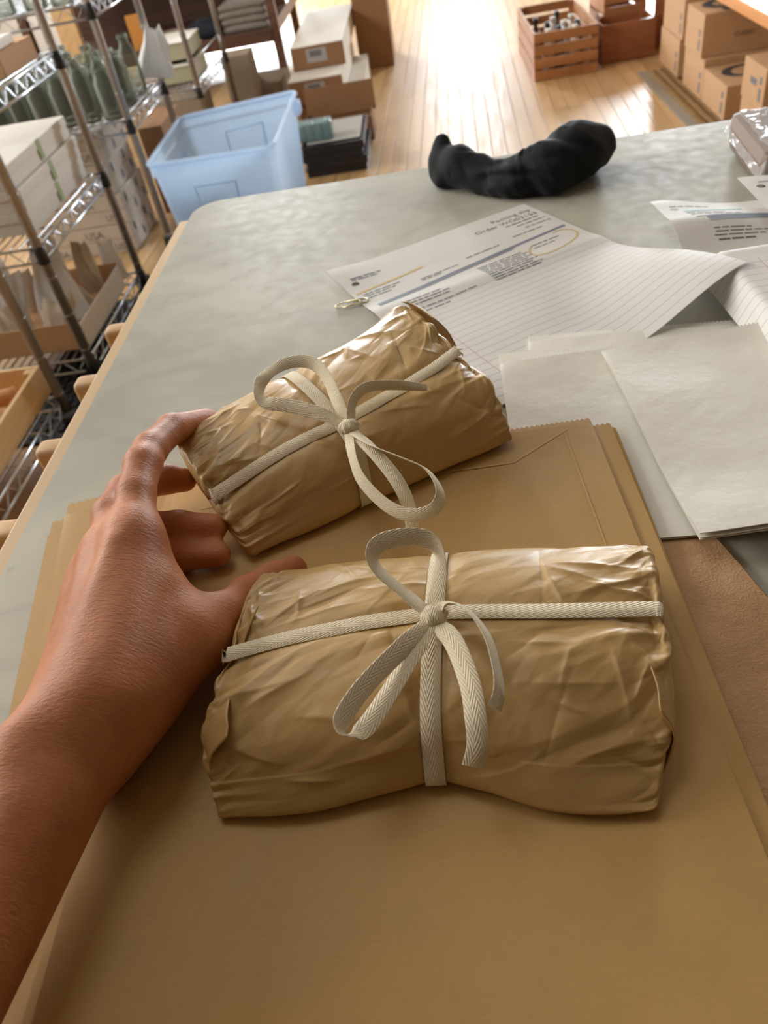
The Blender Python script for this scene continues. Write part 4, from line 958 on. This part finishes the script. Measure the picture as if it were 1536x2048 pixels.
# ------------------------------------------------------------------ right side: crates, cartons, jute mat, bench
slat_crate('slatted_crate', 'amber slatted wooden crate of bottles, standing nearest the shiny floor patch', 'crate', (.672, 4.61, .001), 0, .152, .35, .205, CRATEW, 4, 3, .012)
AMG = flat('amber_bottle_glass', srgb(78, 50, 34), .15); CLR = flat('milky_bottle', srgb(205, 200, 196), .2)
pb = {}
for k, (x, y, kind) in enumerate(((.60, 4.36, 'c'), (.66, 4.40, 'a'), (.73, 4.36, 'c'), (.76, 4.46, 'a'), (.70, 4.50, 'c'), (.62, 4.52, 'a'), (.66, 4.62, 'c'), (.75, 4.60, 'c'), (.58, 4.66, 'a'), (.70, 4.74, 'a'))):
    if kind not in pb:
        o = empty('bottle', (0, 0, 0)); MB().lathe([(0, 0), (.026, 0), (.028, .004), (.028, .11), (.012, .14), (.011, .165), (0, .165)], n=14).build('body', AMG if kind == 'a' else CLR, o, True)
        MB().lathe([(0, .164), (.0135, .164), (.0135, .185), (0, .186)], n=12).build('cap', BLACKP if kind == 'a' else WHITEP, o, True); pb[kind] = o
    else: o = copy_tree(pb[kind])
    o.location = (x, y, .0135); tag(o, '%s bottle in the amber crate, %s' % ('dark amber' if kind == 'a' else 'milky white', ('front left', 'front centre', 'front right', 'second row right', 'second row centre', 'second row left', 'third row centre', 'third row right', 'third row left', 'rearmost')[k]), 'bottle', 'bottles in the amber crate')
slat_crate('wooden_box', 'reddish solid-sided wooden box standing right of the slatted crate', 'crate', (.99, 4.475, .001), 0, .130, .105, .168, REDWOOD, 1, 1, 0)
o = slat_crate('wooden_box', 'taller slatted crate standing behind the reddish solid box', 'crate', (1.02, 4.80, .001), 0, .105, .20, .30, CRATEW, 3, 2, .014)
MB().box(-.135, .135, -.006, .006, 0, .8).build('x', REDWOOD).name = 'upright_panel'
o = bpy.data.objects['upright_panel']; o.location = (1.28, 4.52, 0); tag(o, 'reddish wooden upright panel between the wooden box and the cartons', 'panel')
JUTE = mk_kraft('jute_weave', srgb(176, 146, 108), .9, 1.0, .1, .2, .004)
o = tag(empty('jute_mat', (1.38, 3.45, 0)), 'braided jute mat under the cartons with grey border', 'mat')
MB().box(-.36, .37, -.75, .66, .0005, .006).build('base', JUTE, o); MB().box(-.40, -.36, -.75, .66, .0005, .007, .001).build('border', flat('grey_braid', srgb(150, 140, 126), .95), o)
s = MB()
for j in range(58):
    for i in range(20): s.tube([(-.352 + i * .034, -.74 + j * .024 + .006 * (i % 2), .002), (-.336 + i * .034, -.732 + j * .024 + .006 * (i % 2), .0062), (-.322 + i * .034, -.724 + j * .024 + .006 * (i % 2), .002)], .0075, 6)
tag(s.build('braids', JUTE, o, True), kind='stuff')
def swirl(o, hh, a, b, sc=1.0, two=True):
    stroke([(.07, .075, .5), (.0, .085, 1), (-.075, .06, 1.5), (-.10, .0, 1.9), (-.07, -.045, 1.4), (.02, -.05, .6)], .022 * sc, (.0, .02, hh + .0004), (0, 0, 0), INK, o, 'swirl_print')
    if two: stroke([(.06, .0, .5), (.10, .0, 1.3), (.12, -.03, 1.5), (.05, -.06, .7), (-.05, -.075, .8), (-.055, -.10, 1.9), (-.03, -.115, 1.6)], .020 * sc, (.0, .015, hh + .0004), (0, 0, 0), INK, o, 'swirl_print')
def marks(o, a, yy, z):
    for dz, hgt in ((0, .040), (.052, .022)):
        MB().box(-a - .0006, -a - .0001, yy, yy + .022, z + dz, z + dz + hgt).build('handling_mark', INKG, o)
ZF = .0148
boxes = [((1.102, 1.40), (3.885, 4.20), 0, .148, 'far carton pair by the wooden box, lower carton'), ((1.106, 1.40), (3.87, 4.19), .1485, .30, 'far carton pair by the wooden box, upper carton'),
         ((1.10, 1.40), (3.51, 3.79), 0, .146, 'lower carton under the one with the big black swirl'), ((1.095, 1.395), (3.55, 3.79), .1465, .300, 'upper carton with a big black swirl on its lid, in dark shadow'),
         ((1.10, 1.40), (3.215, 3.505), 0, .122, 'low carton with black swirl on its lid, in front of the taller pair'), ((1.105, 1.42), (2.86, 3.07), 0, .128, 'nearest carton pair behind the table, lower carton'), ((1.102, 1.42), (2.86, 3.075), .1285, .255, 'nearest carton pair behind the table, upper carton')]
for k, ((x0, x1), (y0, y1), z0, z1, lab) in enumerate(boxes):
    o, a, b, hh = carton('shipping_carton', lab, x0, x1, y0, y1, ZF + z0, ZF + z1, CARD, group='tan shipping cartons', tape=None)
    marks(o, a, -b + .03, .02)
    if k == 3: swirl(o, hh, a, b); prop('CLASSIC', .022, (-.03, -b - .0007, .06), (H90, 0, 0), INK, o)
    if k == 4: swirl(o, hh, a, b, .9)
    if k == 6: stroke([(-.03, 0), (.03, .0)], .02, (-a - .0008, 0, .07), (H90, 0, -H90), INKG, o)
bn = tag(empty('low_bench', (1.52, 3.75, 0)), 'low bench with white top and orange wooden edge over the cartons', 'bench')
MB().box(-.355, .4, -.95, .75, .37, .385, .002).build('seat_top', WHITEB, bn); MB().box(-.37, -.355, -.95, .75, .345, .386, .003).build('edge_board', mk_wood('orange_edge_wood', srgb(196, 130, 72), srgb(220, 160, 100), .45), bn)
for x, y in ((.3, -.9), (.3, .7)): MB().box(x, x + .05, y - .02, y + .03, 0, .37).build('leg', CRATEW, bn)
MB().box(.05, .4, .70, .74, .0, .37).build('leg', CRATEW, bn)
# ------------------------------------------------------------------ papers on the table
YEL = flat('yellow_highlighter', srgb(214, 186, 120), .6); TEALH = flat('teal_highlighter', srgb(120, 178, 172), .6); BARM = flat('blue_grey_print', srgb(126, 134, 148), .6)
class Sheet:
    def __init__(s, name, label, TL, ang, hf, mat, w=.216, hh=.279, z=TZ + .0006, nu=72, nv=92, holes=(), cat='sheet of paper', group=None):
        s.TL = TL; s.e1 = (math.cos(ang), math.sin(ang)); s.e2 = (math.sin(ang), -math.cos(ang)); s.hf = hf; s.z = z
        u, v = np.meshgrid(np.linspace(0, w, nu), np.linspace(0, hh, nv), indexing='ij'); P = s.pt(u, v)
        F = grid_faces(nu, nv); uv = np.stack([u, v], -1).reshape(-1, 2)
        if holes:
            # open punched holes: pull the nearest grid ring onto a circle and drop the faces inside
            pass
        s.o = mesh_obj(name, P.reshape(-1, 3), [tuple(f) for f in F], mat, None, True, uv); tag(s.o, label, cat, group)
        for hu, hv in holes: s.hole(hu, hv)
    def pt(s, u, v):
        u = np.asarray(u, float); v = np.asarray(v, float); z = s.z + s.hf(u, v)
        return np.stack([s.TL[0] + s.e1[0] * u + s.e2[0] * v, s.TL[1] + s.e1[1] * u + s.e2[1] * v, z], -1)
    def hole(s, hu, hv, r=.0036):
        bm = bmesh.new(); bm.from_mesh(s.o.data); uvl = bm.loops.layers.uv.active
        c = s.pt(hu, hv)
        near = [f for f in bm.faces if min((Vector(c) - v.co).length for v in f.verts) < .0062]
        bmesh.ops.subdivide_edges(bm, edges=list({e for f in near for e in f.edges}), cuts=3, use_grid_fill=True)
        inside = [f for f in bm.faces if (f.calc_center_median() - Vector(c)).length < r]
        bmesh.ops.delete(bm, geom=inside, context='FACES')
        for v in bm.verts:
            d = v.co - Vector(c)
            if v.is_boundary and d.length < r * 1.6: v.co = Vector(c) + d.normalized() * r + Vector((0, 0, 0))
        bm.to_mesh(s.o.data); bm.free()
    def strip(s, name, pts, w, mat, n=30, off=.0002, close=False):
        P = catmull([(a, b, 0) for a, b in pts], n)[:, :2] if len(pts) > 2 else np.linspace(pts[0], pts[1], n)
        T = np.gradient(P, axis=0); T /= np.linalg.norm(T, axis=1, keepdims=True); S = np.stack([-T[:, 1], T[:, 0]], 1) * w / 2
        A, B = P + S, P - S; V = np.concatenate([s.pt(A[:, 0], A[:, 1]), s.pt(B[:, 0], B[:, 1])]); V[:, 2] += off
        return mesh_obj(name, V, [(i, i + n, i + n + 1, i + 1) for i in range(n - 1)], mat, s.o)
    def text(s, txt, size, u0, v0, mat, name='print', right=False):
        v, f = text_mesh(txt, size); v = np.array(v); 
        if right: v[:, 0] -= v[:, 0].max()
        V = s.pt(u0 + v[:, 0], v0 - v[:, 1]); V[:, 2] += .0002
        return mesh_obj(name, V, f, mat, s.o)
    def lines(s, rows, mat, seed=0, name='printed_lines'):
        """small illegible print: word-long dashes. rows: (u0, u1, v, height)"""
        r = random.Random(seed); V = []; F = []
        for u0, u1, v, hh in rows:
            u = u0
            while u < u1 - .002:
                L = min(r.uniform(.004, .012), u1 - u); q = s.pt([u, u + L, u + L, u], [v - hh / 2, v - hh / 2, v + hh / 2, v + hh / 2]); q[:, 2] += .0002; n = len(V); V += list(q); F.append((n + 3, n + 2, n + 1, n)); u += L + .0014
        return tag(mesh_obj(name, V, F, mat, s.o), kind='stuff')
def sm(x, a, b):
    t = np.clip((x - a) / (b - a), 0, 1); return t * t * (3 - 2 * t)
# main ruled sheet with the packing slip
def hA(u, v):
    return .030 * sm(u, .11, .216) * sm(v, .12, .279) ** 1.1 + .004 * sm(-u, -.05, 0) * sm(-v, -.06, .0) + .0016 * (smooth_noise(u, v, .05, 3) + .5) + .0016 * (facet_noise(u, v * .8, .05, 8) + .5) * sm(v, .05, .15) + .0015 * np.exp(-((v - .10 - .1 * u) / .012) ** 2)
A = Sheet('ruled_sheet', 'crumpled ruled sheet printed with a packing slip and a yellow circle', (-.111, .673), math.atan2(.461, .887), hA, PAPER, holes=((.0115, .039),))
A.text('Packing slip', .0095, .2105, .020, INKG, right=True); A.text('Order WO03153', .0095, .2105, .0315, INKG, right=True)
A.lines([(.171, .210, .0365, .0016), (.179, .210, .0435, .0013), (.183, .211, .0515, .0013), (.163, .195, .0605, .0013)], INKG, 1)
A.strip('header_bar', [(.010, .0885), (.08, .083), (.15, .078), (.211, .0735)], .0036, BARM)
A.strip('header_rule', [(.010, .092), (.08, .0868), (.15, .0815)], .0016, BARM)
A.strip('yellow_mark', [(.004, .0565), (.035, .054), (.073, .050)], .0030, YEL)
A.strip('yellow_circle', [(.162, .090), (.155, .099), (.154, .108), (.160, .113), (.172, .1135), (.188, .110), (.203, .102), (.209, .092), (.206, .083), (.200, .0795), (.193, .0805)], .0017, YEL, 60)
A.text('Bill to', .005, .011, .031, INKG); A.lines([(.011, .043, .0285, .0016), (.011, .036, .0325, .0012), (.008, .044, .062, .0014), (.008, .038, .066, .0012), (.008, .034, .0705, .0012), (.060, .098, .0715, .0012), (.060, .082, .0745, .0012), (.11, .145, .0655, .0015)], INKB, 2)
A.lines([(.028, .062, .103, .0012), (.028, .070, .1075, .0012), (.030, .066, .112, .0012), (.030, .09, .120, .0012), (.032, .06, .126, .0012)] + [(.105, .150 + .004 * (k % 2), .093 + .0038 * k, .0012) for k in range(9)] + [(.163, .196, .089, .0012), (.163, .188, .095, .0012)], INKB, 3)
# second sheet, its left edge curling up
def hB(u, v): return .003 + .021 * np.exp(-((v - .055) / .040) ** 2) * np.exp(-(u / .10) ** 2) + .013 * np.exp(-(u / .05) ** 2) * sm(.05 - v, 0, .05) + .0255 * sm(v, .105, .135) * sm(u, -.005, .012) + .001 * (smooth_noise(u, v, .06, 9) + .5)
B = Sheet('printed_sheet', 'printed sheet with teal highlighting, left edge curling off the table', (.1795, .683), math.radians(3.5), hB, PAPER2, holes=((.0118, .0285), (.0125, .094)), z=TZ + .0008)
B.strip('teal_mark', [(.018, .0355), (.068, .0305)], .0040, TEALH)
B.strip('grey_bar', [(.030, .0575), (.10, .0525), (.2, .0515)], .0085, BARM); B.strip('grey_rule', [(.022, .0525), (.10, .0470), (.2, .046)], .0012, INKB)
B.lines([(.010, .046, .021, .0016), (.018, .050, .041, .0012), (.020, .062, .0455, .0012), (.030, .060, .071, .0012), (.030, .075, .075, .0012), (.028, .070, .079, .0012), (.030, .062, .0835, .0018), (.08, .15, .071, .0012), (.08, .14, .0755, .0012)], INKG, 4)
def hC(u, v): return .026 + .008 * np.exp(-(u / .05) ** 2) + .001 * (smooth_noise(u, v, .06, 19) + .5)
C_ = Sheet('printed_sheet', 'topmost printed sheet at the right edge, overlapping the curling one', (.246, .669), math.radians(1.5), hC, PAPER2, w=.16, hh=.09, holes=((.0115, .023),), z=TZ + .001, nv=40, nu=60)
C_.strip('teal_mark', [(.018, .033), (.065, .031)], .004, TEALH); C_.lines([(.012, .05, .014, .0016), (.02, .06, .04, .0012)], INKG, 5)
# white plastic case under the papers
o = tag(empty('plastic_case', (.222, .556, TZ)), 'white plastic case with rounded corner under the ruled sheet corner', 'case')
o.rotation_euler = (0, 0, -.13)
MB().box(.0, .15, -.09, .0, .0006, .015, .003).build('base', WHITEP, o, False); MB().box(.010, .15, -.085, .003, .0158, .0235, .003).build('lid', WHITEP, o, False)
MB().box(.006, .0075, -.04, -.002, .0150, .0162).build('seam', BLACKP, o)
# ------------------------------------------------------------------ white glassine bags and recycled kraft sheet
nw = 110
flat_bag('glassine_bag', (.052, .503), -.10, .150, .19, TZ + .0024, GLASSINE, 'rearmost white glassine bag, only its pinked mouth showing', 'white glassine bags', th=.0012, seed=51, zig=nw, wav=.0002, open_=.010, mouth=.002, cat='paper bag')
flat_bag('glassine_bag', (.029, .4755), -.02, .160, .185, TZ + .0036, GLASSINE, 'white glassine bag beside the rear parcel, left of the other white bags', 'white glassine bags', th=.0014, seed=57, zig=nw, wav=.0003, open_=.016, mouth=.0030, cat='paper bag')
flat_bag('glassine_bag', (.0965, .457), .065, .210, .183, TZ + .0125, GLASSINE, 'topmost white glassine bag with pinked folded bottom at the right edge', 'white glassine bags', th=.0016, seed=63, zig=160, wav=.0022, open_=.004, mouth=.004, cat='paper bag', bottom_fold=True)
def recycled():
    out = np.array([(.090, .3085), (.1075, .318), (.1185, .296), (.1245, .272), (.133, .236), (.165, .17), (.20, .10), (.21, -.02), (.10, -.05), (.06, .10)])
    nu, nv = 60, 110; y = np.linspace(-.06, .318, nv); L = np.interp(y, [-.06, .1, .3085, .318], [.03, .05, .090, .1073]); Rr = np.interp(y, [-.06, .10, .17, .236, .272, .296, .318], [.24, .20, .168, .1345, .126, .120, .1076])
    t = np.linspace(0, 1, nu)[:, None]; X = L[None] * (1 - t) + Rr[None] * t; Y = y[None] + 0 * t
    Zz = TZ + .0006 + .0022 * (smooth_noise(X, Y, .05, 4) + .5) + .0012 * (smooth_noise(X, Y, .02, 6) + .5) + .0010 * (facet_noise(X, Y, .025, 5) + .5)
    o = mesh_obj('kraft_sheet', np.stack([X, Y, Zz], -1).reshape(-1, 3), [tuple(f) for f in grid_faces(nu, nv)], RECYC, None, True)
    m = o.modifiers.new('thick', 'SOLIDIFY'); m.thickness = .0005; m.offset = 1
    tag(o, 'rough reddish-brown recycled kraft sheet to the right of the kraft bags', 'sheet of paper')
recycled()
# ------------------------------------------------------------------ paper clip
def clip():
    def arc(cx, cy, r, a0, a1, n=9): return [(cx + r * math.cos(a), cy + r * math.sin(a)) for a in np.linspace(a0, a1, n)]
    p = [(-.008, -.0042)] + [(.0085, -.0042)] + arc(.0105, 0, .0042, -H90, H90) + [(-.0105, .0042)] + arc(-.0105, .0007, .0035, H90, 1.5 * math.pi) + [(.005, -.0028)] + arc(.0055, .0001, .0029, -H90, H90) + [(-.004, .003)]
    o = MB().tube([(x, y, .0006 + .00035 * math.sin(40 * i / len(p))) for i, (x, y) in enumerate(p)], .00055, 8).build('paper_clip', flat('brass_wire', (.62, .53, .30), .28, 1.0), None, True)
    o.location = (-.085, .6085, TZ + .0009); o.rotation_euler = (0, 0, .20); tag(o, 'gold paper clip lying at the corner of the ruled sheet', 'paper clip')
clip()
# ------------------------------------------------------------------ black knitted cloth
def sock():
    lo, hi = (-.035, .735, TZ + .0004), (.215, .965, TZ + .085); hs = .0021; P = grid_pts(lo, hi, hs); z = TZ
    D = chain(P, [(.010, .868, z + .018, .0165), (.024, .848, z + .021, .0155), (.048, .826, z + .013, .0115), (.080, .808, z + .014, .0150), (.110, .806, z + .020, .0215), (.138, .822, z + .025, .0245), (.160, .838, z + .024, .0225)], .02)
    D = smin(D, chain(P, [(.004, .872, z + .024, .013), (.007, .878, z + .034, .0090), (.009, .882, z + .040, .0075)], .006), .008)
    D = smin(D, rcone(P, (.002, .862, z + .010), (.002, .850, z + .007), .010, .007), .012)
    D = smin(D, rcone(P, (.060, .806, z + .009), (.110, .790, z + .011), .009, .011), .015)
    D = np.maximum(D, (z + .0008) - P[..., 2])
    V, F = surface_nets(D, lo, hs); V = relax(V, F, 5)
    x, y, zz = V.T
    n = facet_noise(x + zz * .5, y * 1.3 + zz, .020, 4) * .0065 + facet_noise(x * .7 + y, zz * 1.6, .026, 7) * .0085 + facet_noise(x * .5 - y, zz * 1.2 + x, .012, 9) * .0035
    amp = np.exp(-((x - .075) / .05) ** 2) * .9 + .35
    c = np.stack([x * 0, (y - .83), (zz - z - .02)], 1); c /= np.maximum(np.linalg.norm(c, axis=1, keepdims=True), 1e-6)
    V = V + c * (n * amp)[:, None]; V[:, 2] = np.maximum(V[:, 2], z + .0008); V = relax(V, F, 1)
    o = mesh_obj('cloth_glove', V, F, BLACKCLOTH, None, True); tag(o, 'crumpled black knitted cloth sleeve near the far table edge', 'cloth')
sock()
# ------------------------------------------------------------------ shrink-wrapped flat pack at the right edge
def pack():
    o = tag(empty('wrapped_pack', (.2835, .712, TZ), -.075), 'flat brown pack sealed in crinkled clear film at the right table edge', 'pack')
    MB().box(.0, .25, .0, .133, .0008, .036, .012).build('board_stack', mk_kraft('brown_board', srgb(136, 118, 104), .6, .15, .3, .05), o, False)
    nu, nv = 90, 80; u, v = np.meshgrid(np.linspace(-.003, .253, nu), np.linspace(-.003, .136, nv), indexing='ij')
    d = np.minimum(np.minimum(u + .003, .253 - u), np.minimum(v + .003, .136 - v)); zf = .0375 - .022 * np.exp(-(d / .006) ** 1.5) + facet_noise(u, v, .018, 3) * .003 * np.exp(-d / .03) + facet_noise(u, v, .05, 6) * .0012
    f = mesh_obj('clear_film', np.stack([u, v, zf], -1).reshape(-1, 3), [tuple(q) for q in grid_faces(nu, nv)], FILM, o, True)
    MB().box(.06, .15, .085, .088, .0362, .0366).build('print', INKG, o)
pack()
# paper ears of the parcels
z = TZ
flap('paper_ear', [[(-.101, .232, z + .046), (-.106, .228, z + .040), (-.111, .222, z + .030)], [(-.107, .212, z + .040), (-.114, .208, z + .031), (-.114, .205, z + .020)], [(-.101, .196, z + .034), (-.106, .193, z + .022), (-.106, .194, z + .012)]], FP.o)
flap('paper_ear', [[(-.108, .186, z + .042), (-.107, .176, z + .043), (-.106, .166, z + .042)], [(-.116, .183, z + .036), (-.119, .173, z + .036), (-.115, .162, z + .034)], [(-.119, .179, z + .024), (-.1225, .170, z + .022), (-.117, .158, z + .020)]], FP.o)
flap('paper_ear', [[(.062, .196, z + .038), (.063, .185, z + .040), (.062, .166, z + .038)], [(.066, .190, z + .030), (.0685, .178, z + .030), (.066, .160, z + .028)], [(.060, .186, z + .014), (.063, .170, z + .012), (.058, .150, z + .012)]], FP.o)
flap('paper_ear', [[(-.033, .478, z + .062), (-.025, .470, z + .063), (-.012, .452, z + .060)], [(-.028, .482, z + .056), (-.018, .472, z + .055), (-.004, .450, z + .050)], [(-.026, .480, z + .044), (-.014, .466, z + .040), (.002, .442, z + .036)]], RP.o)
